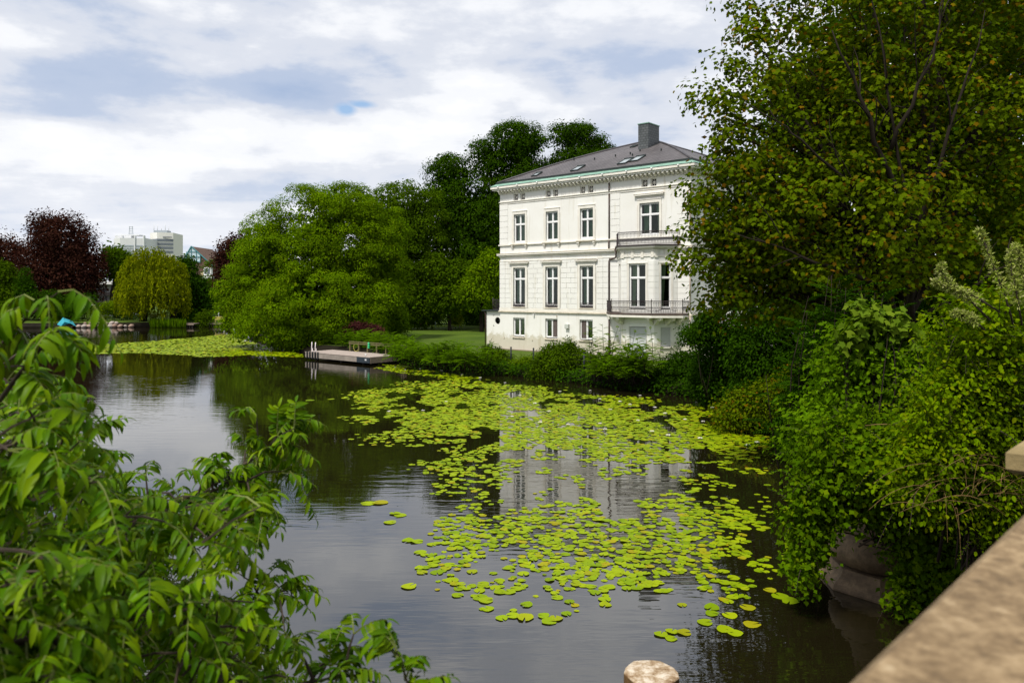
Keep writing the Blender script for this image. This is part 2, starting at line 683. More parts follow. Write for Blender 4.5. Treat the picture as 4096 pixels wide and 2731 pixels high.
# ------------------------------------------------------------------ setting: water, land
def water_material():
    m, nt, b = material('pond_water')
    nd, lk = nt.nodes, nt.links
    b.inputs['Base Color'].default_value = (.010, .008, .003, 1)
    b.inputs['Roughness'].default_value = .015
    b.inputs['IOR'].default_value = 2.3
    tc = nd.new('ShaderNodeTexCoord')

    def wave(scale, ms, detail, rot=0.0):
        mp = nd.new('ShaderNodeMapping')
        mp.inputs['Scale'].default_value = ms
        mp.inputs['Rotation'].default_value = (0, 0, rot)
        lk.new(tc.outputs['Object'], mp.inputs[0])
        t = nd.new('ShaderNodeTexNoise')
        t.inputs['Scale'].default_value = scale
        t.inputs['Detail'].default_value = detail
        t.inputs['Roughness'].default_value = .5
        lk.new(mp.outputs[0], t.inputs['Vector'])
        return t.outputs['Fac']
    a = wave(1.0, (.5, 2.6, 1), 3, .12)
    c = wave(2.6, (.45, 2.2, 1), 2, -.2)
    # breeze patches: open water is ruffled, sheltered water is nearly still
    pn = tex_noise(nt, .055, 2, .5, mscale=(1, 1.4, 1))
    sh = ramp(nt, pn, [(.44, .10), (.64, 1.0)])
    s = nd.new('ShaderNodeMath')
    s.operation = 'MULTIPLY_ADD'
    lk.new(c, s.inputs[0])
    s.inputs[1].default_value = .35
    lk.new(a, s.inputs[2])
    s2 = nd.new('ShaderNodeMath')
    s2.operation = 'MULTIPLY'
    lk.new(s.outputs[0], s2.inputs[0])
    lk.new(sh, s2.inputs[1])
    bump(nt, b, s2.outputs[0], .25, .05)
    return m


M_water = water_material()


def grass_material():
    m, nt, b = material('lawn_grass')
    f = tex_noise(nt, .22, 5, .6)
    f2 = tex_noise(nt, 9, 4, .7)
    c = ramp(nt, f, [(.3, (.045, .085, .008)), (.7, (.085, .135, .014))])
    c = mulcol(nt, c, ramp(nt, f2, [(.3, (.7, .7, .7)), (.7, (1.25, 1.2, 1.1))]))
    nt.links.new(c, b.inputs['Base Color'])
    b.inputs['Roughness'].default_value = .9
    b.inputs['Specular IOR Level'].default_value = .1
    bump(nt, b, f2, .6, .05)
    return m


M_grass = grass_material()
M_soil = solid('shade_toned_soil', (.012, .010, .006), .95, .1, .4, 1.5, bmp=.6)  # wet soil; shade under the overhanging plants is put into this near-black colour
M_bark = solid('bark', (.055, .042, .030), .9, .15, .4, 2.0, bmp=.8, mscale=(3, 3, .6))
M_bark_dark = solid('bark_dark', (.020, .015, .010), .9, .15, .4, 2.0, bmp=.8, mscale=(3, 3, .6))

water = MB().add([(-500, -60, 0), (120, -60, 0), (120, 200, 0), (-500, 200, 0)], [(0, 1, 2, 3)]).build('water', M_water, kind='structure')

LAND_Z = .75
far = [(-420, 95), (-200, 104), (-130, 110), (-90, 116), (-66, 119.5), (-58, 121), (-50, 124), (-44.5, 125.5)]
shore_px = [(250, 338), (287, 349), (305, 352.5), (340, 355), (380, 361), (405, 362.5), (430, 365.5), (470, 369.5), (520, 375.5), (560, 380), (600, 385), (640, 390), (690, 396), (722, 402)]
shore = [(-40.5, 120), (-39, 112)] + [tuple(G(u, v)[:2]) for u, v in shore_px]
shore += [(11.6, 35), (12.3, 31), (12.0, 27), (10.2, 22.5), (8.2, 18), (7.0, 15.6), (6.7, 14.2), (7.4, 13.4), (9, 13.2), (13.0, 13.0)]
SH = far + shore


def land():
    bm = bmesh.new()
    n = len(SH)
    ring = []
    for i, (x, y) in enumerate(SH):
        a, b = SH[max(i - 1, 0)], SH[min(i + 1, n - 1)]
        t = Vector((b[0] - a[0], b[1] - a[1]))
        t.normalize()
        nrm = Vector((-t.y, t.x))                 # inland is on the left when walking the shore this way
        ring.append((bm.verts.new((x, y, -.5)), bm.verts.new((x, y, .22)), bm.verts.new((x + nrm.x * .9, y + nrm.y * .9, LAND_Z))))
    for i in range(n - 1):
        for k in range(2):
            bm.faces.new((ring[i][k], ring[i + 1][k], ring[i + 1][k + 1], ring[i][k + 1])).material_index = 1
    top = [r[2] for r in ring]
    edge = [(900, 13), (2500, 4000), (-2500, 4000), (-900, 95)]
    pts = [Vector(v.co.xy) for v in top] + [Vector(p) for p in edge]
    N_ = len(pts)
    vv, ee, ff, ov, oe, of_ = delaunay_2d_cdt(pts, [(i, (i + 1) % N_) for i in range(N_)], [], 1, 1e-4)
    vm = []
    for q, src in zip(vv, ov):
        k = [i for i in src if i < n]
        vm.append(top[k[0]] if k else bm.verts.new((q.x, q.y, LAND_Z)))
    for f in ff:
        t3 = [vm[i] for i in f]
        if len(set(t3)) == 3 and bm.faces.get(t3) is None:
            bm.faces.new(t3)
    bmesh.ops.recalc_face_normals(bm, faces=bm.faces[:])
    me = bpy.data.meshes.new('ground')
    bm.to_mesh(me)
    bm.free()
    me.materials.append(M_grass)
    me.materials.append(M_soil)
    o = link_mesh('ground', me)
    o['kind'] = 'structure'


land()

# ------------------------------------------------------------------ the villa
M_wall = solid('white_stucco', (.78, .765, .715), .85, .2, .045, .35, bmp=.12, bscale=30)


def stained_wall():
    m, nt, b = material('weathered_stucco')
    f = tex_noise(nt, .5, 6, .65)
    streak = tex_noise(nt, 1.0, 5, .6, mscale=(2.4, 2.4, .22))
    c = ramp(nt, f, [(.3, (.745, .735, .69)), (.7, (.81, .805, .775))])
    c = mulcol(nt, c, ramp(nt, streak, [(.28, (.76, .72, .62)), (.44, (1, 1, 1))]), .7)
    # damp and splash marks low on the plinth
    tc = nt.nodes.new('ShaderNodeTexCoord')
    sp = nt.nodes.new('ShaderNodeSeparateXYZ')
    nt.links.new(tc.outputs['Object'], sp.inputs[0])
    ad = nt.nodes.new('ShaderNodeMath')
    ad.operation = 'MULTIPLY_ADD'
    nt.links.new(tex_noise(nt, 1.6, 6, .7), ad.inputs[0])
    ad.inputs[1].default_value = -2.2
    nt.links.new(sp.outputs[2], ad.inputs[2])
    c = mulcol(nt, c, ramp(nt, ad.outputs[0], [(0.0, (.66, .62, .50)), (.25, (1, 1, 1))]), .8)
    nt.links.new(c, b.inputs['Base Color'])
    b.inputs['Roughness'].default_value = .85
    b.inputs['Specular IOR Level'].default_value = .2
    bump(nt, b, tex_noise(nt, 25, 4, .6), .12, .01)
    return m


M_wall = stained_wall()
M_trim = solid('stucco_trim', (.76, .73, .66), .8, .2, .10, 1.2, bmp=.1)
M_ledge = solid('weathered_ledge', (.60, .54, .44), .85, .2, .30, 1.6)
M_winframe = solid('white_window_paint', (.82, .82, .82), .4, .4, .03)
M_copper = solid('green_copper', (.20, .34, .27), .6, .3, .22, 2.5, mscale=(1, 1, 3))
M_gutter = solid('dark_gutter', (.016, .026, .024), .5, .4, .2)
M_chim = None
M_iron = solid('dark_iron', (.045, .034, .036), .55, .4, .3)
M_pipe = solid('brown_pipe', (.065, .038, .030), .5, .4, .2)
M_interior = solid('room_interior', (.05, .045, .04), .9, .1, .2)
M_curtain = solid('sheer_curtain', (.36, .42, .34), .9, .1, .15, 4)
M_curtain_w = solid('cream_curtain', (.55, .50, .38), .9, .1, .12, 4)
M_blind = solid('yellow_blind', (.50, .45, .15), .9, .1, .15, 3)
M_louvre = solid('brown_louvre', (.11, .085, .075), .6, .3, .2)
M_shutter = solid('grey_shutter', (.56, .58, .58), .6, .3, .04)
M_white = solid('white_paint', (.8, .8, .79), .5, .3, .04)


def glass_material(name, tint=(.70, .80, .74), refl=1.0):
    m, nt, b = material(name)
    nd, lk = nt.nodes, nt.links
    nd.remove(b)
    tr = nd.new('ShaderNodeBsdfTransparent')
    tr.inputs[0].default_value = (*tint, 1)
    gl = nd.new('ShaderNodeBsdfGlossy')
    gl.inputs['Roughness'].default_value = .02
    gl.inputs[0].default_value = (refl, refl, refl, 1)
    fr = nd.new('ShaderNodeFresnel')
    fr.inputs[0].default_value = 1.35
    mx = nd.new('ShaderNodeMixShader')
    lk.new(fr.outputs[0], mx.inputs[0])
    lk.new(tr.outputs[0], mx.inputs[1])
    lk.new(gl.outputs[0], mx.inputs[2])
    lk.new(mx.outputs[0], nd['Material Output'].inputs[0])
    return m


M_glass = glass_material('window_glass')


def slate_material(name, c1, c2, sx, sz, coord='Object', vert=False):
    m, nt, b = material(name)
    nd, lk = nt.nodes, nt.links
    tc = nd.new('ShaderNodeTexCoord')
    mp = nd.new('ShaderNodeMapping')
    if vert:
        mp.inputs['Rotation'].default_value = (math.radians(90), 0, 0)
    lk.new(tc.outputs['UV' if not vert else 'UV'], mp.inputs[0])
    mp.inputs['Rotation'].default_value = (0, 0, 0)
    br = nd.new('ShaderNodeTexBrick')
    br.inputs['Scale'].default_value = 1
    br.inputs['Brick Width'].default_value = sx
    br.inputs['Row Height'].default_value = sz
    br.inputs['Mortar Size'].default_value = .018
    br.inputs['Color1'].default_value = (*c1, 1)
    br.inputs['Color2'].default_value = (*c2, 1)
    br.inputs['Mortar'].default_value = (*(x * .45 for x in c1), 1)
    lk.new(mp.outputs[0], br.inputs['Vector'])
    f = tex_noise(nt, .45, 6, .65)
    c = mulcol(nt, br.outputs['Color'], ramp(nt, f, [(.3, (.72, .70, .70)), (.7, (1.25, 1.22, 1.22))]))
    lk.new(c, b.inputs['Base Color'])
    b.inputs['Roughness'].default_value = .55
    b.inputs['Specular IOR Level'].default_value = .35
    bump(nt, b, br.outputs['Fac'], -.5, .02)
    return m


M_slate = slate_material('purple_slate', (.082, .074, .075), (.122, .112, .113), .30, .17)
M_chim = slate_material('chimney_slate', (.060, .070, .072), (.095, .105, .108), .30, .20)

HA, HB = arr([-1.0227, 65.0]), arr([12.6687, 53.2])
HL = float(np.linalg.norm(HB - HA))              # 18.07 m facade
HW = 20.0
HANG = math.atan2(HB[1] - HA[1], HB[0] - HA[0])
house = empty('white_villa', (HA[0], HA[1], LAND_Z), HANG, 'white three storey villa with slate hipped roof, oriel and two iron balconies', 'villa')
R90 = Matrix.Rotation(math.pi / 2, 4, 'Z')
M_front = Matrix.Identity(4)
M_right = Matrix.Translation((HL, 0, 0)) @ R90


def opening_wall(mb, x0, x1, z0, z1, ops, depth=.24):
    """wall face at y=0 with openings (x0,x1,z0,z1) and their reveals"""
    xs = sorted({x0, x1} | {o[0] for o in ops} | {o[1] for o in ops})
    zs = sorted({z0, z1} | {o[2] for o in ops} | {o[3] for o in ops})
    for i in range(len(xs) - 1):
        for k in range(len(zs) - 1):
            cx, cz = (xs[i] + xs[i + 1]) / 2, (zs[k] + zs[k + 1]) / 2
            if any(o[0] < cx < o[1] and o[2] < cz < o[3] for o in ops):
                continue
            mb.add([(xs[i], 0, zs[k]), (xs[i + 1], 0, zs[k]), (xs[i + 1], 0, zs[k + 1]), (xs[i], 0, zs[k + 1])], [(0, 1, 2, 3)])
    for a, b, c, d in ops:
        mb.add([(a, 0, c), (b, 0, c), (b, 0, d), (a, 0, d), (a, depth, c), (b, depth, c), (b, depth, d), (a, depth, d)],
               [(0, 4, 5, 1), (1, 5, 6, 2), (2, 6, 7, 3), (3, 7, 4, 0)])


WTOP = [(1.59, 2.83), (5.05, 6.29), (8.49, 9.74), (13.92, 15.58)]
WMID = [(1.53, 2.85), (5.01, 6.30), (8.48, 9.77)]
WLOW = [(1.48, 2.75), (4.97, 6.23), (8.43, 9.68)]
VENT = [(1.53, 2.03), (2.29, 2.80), (5.01, 5.52), (5.78, 6.28), (8.47, 8.97), (9.23, 9.74), (14.07, 14.59), (14.84, 15.33)]
ops = [(a, b, 9.08, 11.47) for a, b in WTOP] + [(a, b, 3.63, 6.95) for a, b in WMID] + [(a, b, 1.07, 2.70) for a, b in WLOW]
ops += [(a, b, 12.66, 13.23) for a, b in VENT] + [(12.5, 16.7, 3.6, 7.2)]
mb = MB()
opening_wall(mb, 0, HL, 0, 13.35, ops)
mb.build('wall', M_wall, house)
rops = [(4.2, 5.5, 3.63, 6.95), (9.2, 10.5, 3.63, 6.95), (4.2, 5.5, 9.08, 11.47), (9.2, 10.5, 9.08, 11.47)]
mb = MB(M_right)
opening_wall(mb, 0, HW, 0, 13.35, rops)
mb.build('wall', M_wall, house)
mb = MB()
mb.add([(0, HW, 0), (0, 0, 0), (0, 0, 13.35), (0, HW, 13.35)], [(0, 1, 2, 3)])
mb.add([(HL, HW, 0), (0, HW, 0), (0, HW, 13.35), (HL, HW, 13.35)], [(0, 1, 2, 3)])
mb.build('wall', M_wall, house)
# dark rooms behind the windows
mb = MB()
mb.box(.3, HL - .3, 3.2, 3.3, .1, 13.2)
mb.box(HL - 3.4, HL - 3.3, 3.3, HW - .3, .1, 13.2)
mb.build('inner_wall', M_interior, house)


def slab(name, z0, z1, off, mat):
    MB().bbox(-off, HL + off, -off, HW + off, z0, z1, min(.02, (z1 - z0) * .3)).build(name, mat, house)


slab('plinth_band', 3.16, 3.26, .13, M_ledge)
slab('plinth_course', 3.262, 3.52, .06, M_trim)
slab('string_course', 7.50, 7.56, .06, M_trim)
slab('string_course', 7.88, 8.00, .10, M_trim)
slab('string_course', 8.002, 8.12, .22, M_trim)
slab('ledge_capping', 8.122, 8.19, .24, M_ledge)
slab('sill_course', 8.84, 8.95, .12, M_trim)
slab('frieze_course', 12.42, 12.47, .05, M_trim)
slab('frieze_course', 12.57, 12.65, .09, M_trim)
slab('cornice_bed', 13.27, 13.34, .06, M_trim)
slab('cornice', 13.345, 13.60, .10, M_trim)
slab('cornice_fascia', 13.602, 13.72, .50, M_wall)
slab('cornice_fascia', 13.722, 13.93, .60, M_trim)

# copper slope, gutter and hipped roof
mb = MB()
a, b_ = .63, .22
vs = []
for off, z in ((a, 13.932), (a, 13.96), (b_, 14.20), (b_, 13.95)):
    vs += [(-off, -off, z), (HL + off, -off, z), (HL + off, HW + off, z), (-off, HW + off, z)]
fs = []
for r in range(3):
    for k in range(4):
        i, j = r * 4 + k, r * 4 + (k + 1) % 4
        fs.append((i, j, j + 4, i + 4))
mb.add(vs, fs).build('copper_flashing', M_copper, house)
mb = MB()
o_ = .27
for (x0, x1, y0, y1) in ((-o_, HL + o_, -o_, -o_ + .16), (-o_, HL + o_, HW + o_ - .16, HW + o_), (-o_, -o_ + .16, -o_ + .16, HW + o_ - .16), (HL + o_ - .16, HL + o_, -o_ + .16, HW + o_ - .16)):
    mb.box(x0, x1, y0, y1, 14.19, 14.34)
mb.build('gutter', M_gutter, house)

APEX = (HL / 2, HW / 2, 18.35)
EAVE = .16
EZ = 14.28


def roof_pt(x, y):
    """height of the bell-cast roof at plan (x, y)"""
    tx = min(x + EAVE, HL + EAVE - x) / (HL / 2 + EAVE)
    ty = min(y + EAVE, HW + EAVE - y) / (HW / 2 + EAVE)
    t = max(0, min(tx, ty))
    return EZ + (APEX[2] - EZ) * (t + .06 * math.sin(math.pi * t))


bm = bmesh.new()
uvl = bm.loops.layers.uv.new('UVMap')
cs = [(-EAVE, -EAVE), (HL + EAVE, -EAVE), (HL + EAVE, HW + EAVE), (-EAVE, HW + EAVE)]
NR = 12
for k in range(4):
    p, q = arr(cs[k]), arr(cs[(k + 1) % 4])
    W_ = np.linalg.norm(q - p)
    rows = []
    for i in range(NR + 1):
        t = i / NR
        l = p + (arr(APEX[:2]) - p) * t
        r = q + (arr(APEX[:2]) - q) * t
        z = EZ + (APEX[2] - EZ) * (t + .06 * math.sin(math.pi * t))
        rows.append((bm.verts.new((*l, z)), bm.verts.new((*r, z)), t))
    for i in range(NR):
        a0, b0, t0 = rows[i]
        a1, b1, t1 = rows[i + 1]
        f = bm.faces.new((a0, b0, b1, a1)) if i < NR - 1 else bm.faces.new((a0, b0, b1))
        sl = 11.0
        for lp in f.loops:
            tt = t0 if lp.vert in (a0, b0) else t1
            s = tt / 2 * W_ if lp.vert in (a0, a1) else W_ * (1 - tt / 2)
            lp[uvl].uv = (s, tt * sl)
me = bpy.data.meshes.new('roof')
bm.to_mesh(me)
bm.free()
roof = link_mesh('roof', me, M_slate, house)
# lead strips over the hips
mb = MB()
for c in cs:
    pts = []
    for i in range(NR + 1):
        t = i / NR
        pts.append((c[0] + (APEX[0] - c[0]) * t, c[1] + (APEX[1] - c[1]) * t, EZ + (APEX[2] - EZ) * (t + .06 * math.sin(math.pi * t)) + .03))
    mb.tube(pts, [.10] * (NR + 1), 5)
mb.build('hip_ridge', solid('lead_strip', (.06, .055, .06), .5, .4, .2), roof)


def place_chimney():
    # front right corner of the stack stands where the ray (648.3, 147.9) meets the front slope
    ray = arr([(648.3 - 512) / FOC, 1.0, (HOR - 147.9) / FOC])
    ca, sa = math.cos(-HANG), math.sin(-HANG)
    best = None
    for i in range(4000):
        d = 52 + i * .005
        w = arr([0, 0, CAMZ]) + ray * d
        x, y = w[0] - HA[0], w[1] - HA[1]
        lx, ly = x * ca - y * sa, x * sa + y * ca
        if 0 < lx < HL and 0 < ly < HW and w[2] - LAND_Z <= roof_pt(lx, ly):
            best = (lx, ly, w[2] - LAND_Z)
            break
    return best or (9.2, 8.0, 17.5)


CX, CY, CZ = place_chimney()
top = CZ + 2.05


def uv_box(name, x0, x1, y0, y1, z0, z1, mat, parent):
    bm = bmesh.new()
    uvl = bm.loops.layers.uv.new('UVMap')
    vs = [bm.verts.new(p) for p in ((x0, y0, z0), (x1, y0, z0), (x1, y1, z0), (x0, y1, z0), (x0, y0, z1), (x1, y0, z1), (x1, y1, z1), (x0, y1, z1))]
    for q, ax in (((0, 1, 5, 4), 0), ((1, 2, 6, 5), 1), ((2, 3, 7, 6), 0), ((3, 0, 4, 7), 1), ((4, 5, 6, 7), 0)):
        f = bm.faces.new([vs[i] for i in q])
        for lp in f.loops:
            lp[uvl].uv = (lp.vert.co[ax], lp.vert.co.z)
    me = bpy.data.meshes.new(name)
    bm.to_mesh(me)
    bm.free()
    return link_mesh(name, me, mat, parent)


chim = uv_box('chimney', CX - .95, CX, CY, CY + 1.75, CZ - 1.0, top, M_chim, house)
MB().box(CX - 1.0, CX + .05, CY - .05, CY + 1.80, top, top + .07).build('chimney_cap', M_copper, chim)


def on_front_roof(u, v):
    ray = arr([(u - 512) / FOC, 1.0, (HOR - v) / FOC])
    ca, sa = math.cos(-HANG), math.sin(-HANG)
    for i in range(4000):
        d = 50 + i * .006
        w = arr([0, 0, CAMZ]) + ray * d
        x, y = w[0] - HA[0], w[1] - HA[1]
        lx, ly = x * ca - y * sa, x * sa + y * ca
        if -.2 < lx < HL and -.2 < ly < HW and w[2] - LAND_Z <= roof_pt(lx, ly):
            return lx, ly
    return None


M_skyglass = solid('skylight_glass', (.30, .34, .35), .12, .6, .03)
for (u, v, w, l) in ((578, 168.5, .75, 1.25), (625.5, 161.5, .8, 1.35), (637.5, 158.8, .8, 1.35), (537, 174.5, .6, .9), (634.0, 146.6, .5, .6)):
    q = on_front_roof(u, v)
    if not q:
        continue
    x, y = q
    z = roof_pt(x, y)
    sl = math.atan2(roof_pt(x, y + .3) - roof_pt(x, y - .3), .6)
    M = Matrix.Translation((x, y, z)) @ Matrix.Rotation(sl, 4, 'X')
    fr = MB(M)
    fr.box(-w / 2, w / 2, -l / 2, -l / 2 + .08, -.02, .10).box(-w / 2, w / 2, l / 2 - .12, l / 2, -.02, .14)
    fr.box(-w / 2, -w / 2 + .08, -l / 2 + .08, l / 2 - .12, -.02, .10).box(w / 2 - .08, w / 2, -l / 2 + .08, l / 2 - .12, -.02, .10)
    f = fr.build('skylight', M_gutter, house)
    MB(M).box(-w / 2 + .08, w / 2 - .08, -l / 2 + .08, l / 2 - .12, .02, .07).build('pane', M_skyglass, f)
hook_me = MB().box(-.03, .03, -.05, .05, 0, .16).v
for (u, v) in ((574, 160), (594.5, 159.5), (615.5, 156.3), (630.3, 154), (632.5, 155.5), (661.2, 150.5), (640, 151)):
    q = on_front_roof(u, v)
    if q:
        MB().box(-.03, .03, -.06, .06, -.02, .17).build('snow_hook', M_gutter, house, (q[0], q[1], roof_pt(*q)))

# dentils, one mesh shared
mb = MB()
prof = [(0, .25), (-.36, .25), (-.36, .14), (-.26, .12), (-.14, .03), (0, 0)]
nP = len(prof)
vs = [(-.075, y, z) for y, z in prof] + [(.075, y, z) for y, z in prof]
mb.add(vs, [tuple(range(nP)), tuple(range(nP, 2 * nP))[::-1]] + [(i, i + nP, (i + 1) % nP + nP, (i + 1) % nP) for i in range(nP)])
den = mb.build('dentil', M_trim, house, (.18, -.10, 13.347))
nd_ = 49
for i in range(1, nd_ + 1):
    c = den.copy()
    COL.objects.link(c)
    c.location = (.18 + i * (HL - .36) / nd_, -.10, 13.347)
for i in range(40):
    c = den.copy()
    COL.objects.link(c)
    c.rotation_euler = (0, 0, math.pi / 2)
    c.location = (HL + .10, .18 + i * .362, 13.347)
for i in range(12):
    c = den.copy()
    COL.objects.link(c)
    c.rotation_euler = (0, 0, -math.pi / 2)
    c.location = (-.10, .3 + i * .362, 13.347)
bulb = MB().lathe([(.02, -.07), (.06, -.05), (.075, 0), (.06, .05), (.02, .07)], 8).build('light_bulb', M_white, house, (.3, -.66, 13.86))
for i in range(1, 9):
    c = bulb.copy()
    COL.objects.link(c)
    c.location = (.3 + i * (HL - .3) / 8.3, -.66, 13.86)
for i in range(3):
    c = bulb.copy()
    COL.objects.link(c)
    c.location = (HL + .66, .6 + 2.1 * i, 13.86)


def block(x0, x1, z0, z1, M=None, y1=0.0, proud=.035):
    MB(M).bbox(x0, x1, -proud, y1 + .004, z0, z1, .012).build('stone_block', M_wall, house)


# quoin blocks of the top storey
J = .022
for x0, x1 in ((0, .90), (11.35, 12.19), (17.26, HL)):
    for i in range(7):
        z0 = 8.97 + i * .4915
        block(x0 + (.0 if x0 else -.03), x1 + (.03 if x1 == HL else 0), z0 + J / 2, z0 + .4915 - J / 2)
for i in range(7):
    z0 = 8.97 + i * .4915
    block(.02, .9, z0 + J / 2, z0 + .4915 - J / 2, M_right)
# blocks of the main storey between the window surrounds
CH = .413
piers = [(-.03, 1.26, .62), (3.12, 4.74, (.60, 1.02)), (6.57, 8.21, (.6, 1.02)), (10.04, 11.20, .62), (11.33, 12.08, None), (17.08, HL + .03, None)]
for a_, b2, jn in piers:
    for i in range(10):
        z0, z1 = 3.525 + i * CH, min(3.525 + (i + 1) * CH, 7.49)
        if z1 - z0 < .1:
            continue
        if jn is None:
            block(a_, b2, z0 + J / 2, z1 - J / 2)
        else:
            j = jn if not isinstance(jn, tuple) else jn[i % 2]
            block(a_, a_ + j - J / 2, z0 + J / 2, z1 - J / 2)
            block(a_ + j + J / 2, b2, z0 + J / 2, z1 - J / 2)
for i in range(10):
    z0, z1 = 3.525 + i * CH, min(3.525 + (i + 1) * CH, 7.49)
    if z1 - z0 > .1:
        block(.02, 2.0, z0 + J / 2, z1 - J / 2, M_right)


def curtain(name, M, x0, x1, z0, z1, y, mat, parent, fold=.03, n=14, tie=None):
    vs, fs = [], []
    for i in range(n + 1):
        t = i / n
        for k in range(5):
            s = k / 4
            x = x0 + (x1 - x0) * t
            if tie:                              # gathered to one side towards the bottom
                w = 1 - (1 - tie) * (s ** .7 if s < .75 else 1.0) if False else (1 - (1 - tie) * min(1, s * 1.25))
                x = x0 + (x1 - x0) * t * w
            vs.append((x, y + fold * math.sin(i * 2.1), z1 + (z0 - z1) * s))
    for i in range(n):
        for k in range(4):
            a = i * 5 + k
            fs.append((a, a + 1, a + 6, a + 5))
    return MB(M).add(vs, fs, True).build(name, mat, parent)


def window(M, x0, x1, z0, z1, panes=(2, 2), split=.36, fw=.075, y=.12, parent=house, name='window', glass=None):
    """frame with mullion and transom; every pane its own piece"""
    f = MB(M)
    d = .07
    f.box(x0, x0 + fw, y, y + d, z0, z1).box(x1 - fw, x1, y, y + d, z0, z1)
    f.box(x0 + fw, x1 - fw, y, y + d, z0, z0 + fw * 1.3).box(x0 + fw, x1 - fw, y, y + d, z1 - fw, z1)
    cols = [x0 + fw, x1 - fw]
    if panes[0] == 2:
        cx = (x0 + x1) / 2
        f.box(cx - fw * .75, cx + fw * .75, y - .02, y + d - .003, z0 + fw * 1.3, z1 - fw)
        cols = [x0 + fw, cx - fw * .75, cx + fw * .75, x1 - fw]
    rows = [z0 + fw * 1.3, z1 - fw]
    if panes[1] == 2:
        tz = z1 - (z1 - z0) * split
        f.box(x0 + fw, x1 - fw, y - .035, y + d - .006, tz - fw * .75, tz + fw * .75)
        rows = [z0 + fw * 1.3, tz - fw * .75, tz + fw * .75, z1 - fw]
    w = f.build(name, M_winframe, parent)
    for i in range(0, len(cols), 2):
        for k in range(0, len(rows), 2):
            a, b2, c, e = cols[i], cols[i + 1], rows[k], rows[k + 1]
            s = .03                               # sash round each pane
            sm = MB(M)
            sm.box(a, a + s, y + .015, y + d - .01, c, e).box(b2 - s, b2, y + .015, y + d - .01, c, e)
            sm.box(a + s, b2 - s, y + .015, y + d - .01, c, c + s).box(a + s, b2 - s, y + .015, y + d - .01, e - s, e)
            sm.build('sash', M_winframe, w)
            MB(M).box(a + s, b2 - s, y + .035, y + .041, c + s, e - s).build('pane', glass or M_glass, w)
    return w


def surround(M, x0, x1, z0, z1, w, top, parent, proud=.055):
    m = MB(M)
    g = .012
    m.box(x0 - w, x0, -proud, .003, z0, z1).box(x1, x1 + w, -proud, .003, z0, z1).box(x0 - w, x1 + w, -proud, .003, z1, z1 + top)
    m.box(x0 - w - .03, x1 + w + .03, -proud - .035, .003, z1 + top, z1 + top + .05)
    m.box(x0 - w - .035, x0 - w, -proud - .02, .003, z0, z1 + top - .35).box(x1 + w, x1 + w + .035, -proud - .02, .003, z0, z1 + top - .35)
    return m.build('surround', M_trim, parent)


def hood(M, x0, x1, z, parent, proud=.22):
    m = MB(M)
    m.box(x0, x1, -proud * .5, .002, z, z + .09).box(x0 - .07, x1 + .07, -proud, .002, z + .09, z + .19)
    h = m.build('hood', M_trim, parent)
    MB(M).box(x0 - .09, x1 + .09, -proud - .02, .002, z + .191, z + .215).build('lead_capping', M_ledge, h)


for i, (a, b2) in enumerate(WTOP):
    w = window(M_front, a, b2, 9.10, 11.46)
    surround(M_front, a, b2, 8.96, 11.47, .17, .24, w)
    if i < 3:
        curtain('curtain', M_front, a + .05, b2 - .05, 9.15, 11.4, .42, M_curtain, w, .045, 18)
        m = MB()
        m.bbox(a - .30, b2 + .30, -.20, .002, 8.87, 8.955, .01)
        sl_ = m.build('sill', M_ledge, w)
        for cx in (a - .12, b2 + .12):
            MB().box(cx - .10, cx + .10, -.17, .002, 8.74, 8.835).box(cx - .07, cx + .07, -.11, .002, 8.60, 8.74).build('corbel', M_trim, w)
    else:
        hood(M_front, a - .33, b2 + .33, 11.93, w)
        curtain('curtain', M_front, a + .1, a + 1.0, 9.15, 11.4, .45, M_curtain, w, .04, 12, .45)
        curtain('curtain', M_front, b2 - .12, b2 - .5, 9.15, 11.4, .45, M_curtain, w, .04, 8, .6)
for a, b2 in WMID:
    w = window(M_front, a, b2, 3.75, 6.94, split=.30)
    surround(M_front, a, b2, 3.53, 6.95, .20, .22, w, .07)
    hood(M_front, a - .33, b2 + .33, 7.21, w)
    curtain('curtain', M_front, a + .08, a + .85, 3.8, 6.9, .42, M_curtain, w, .035, 12, .45)
    curtain('curtain', M_front, b2 - .05, b2 - .35, 3.8, 6.9, .42, M_curtain, w, .03, 6, .8)
    MB().bbox(a - .03, b2 + .03, -.10, .10, 3.53, 3.62, .01).build('sill', M_ledge, w)
    m = MB()
    m.box(a + .01, b2 - .01, -.045, -.02, 4.00, 4.03).box(a + .01, b2 - .01, -.045, -.02, 3.66, 3.69).box(a + .01, b2 - .01, -.04, -.025, 3.91, 3.925)
    nb = 9
    for i in range(nb + 1):
        x = a + .03 + (b2 - a - .06) * i / nb
        m.box(x - .012, x + .012, -.043, -.022, 3.69, 4.0)
        if i < nb:
            x2 = x + (b2 - a - .06) / nb
            m.bar((x, -.034, 3.70), (x2, -.034, 3.90), .009).bar((x2, -.034, 3.70), (x, -.034, 3.90), .009)
    m.build('window_guard', M_iron, w)
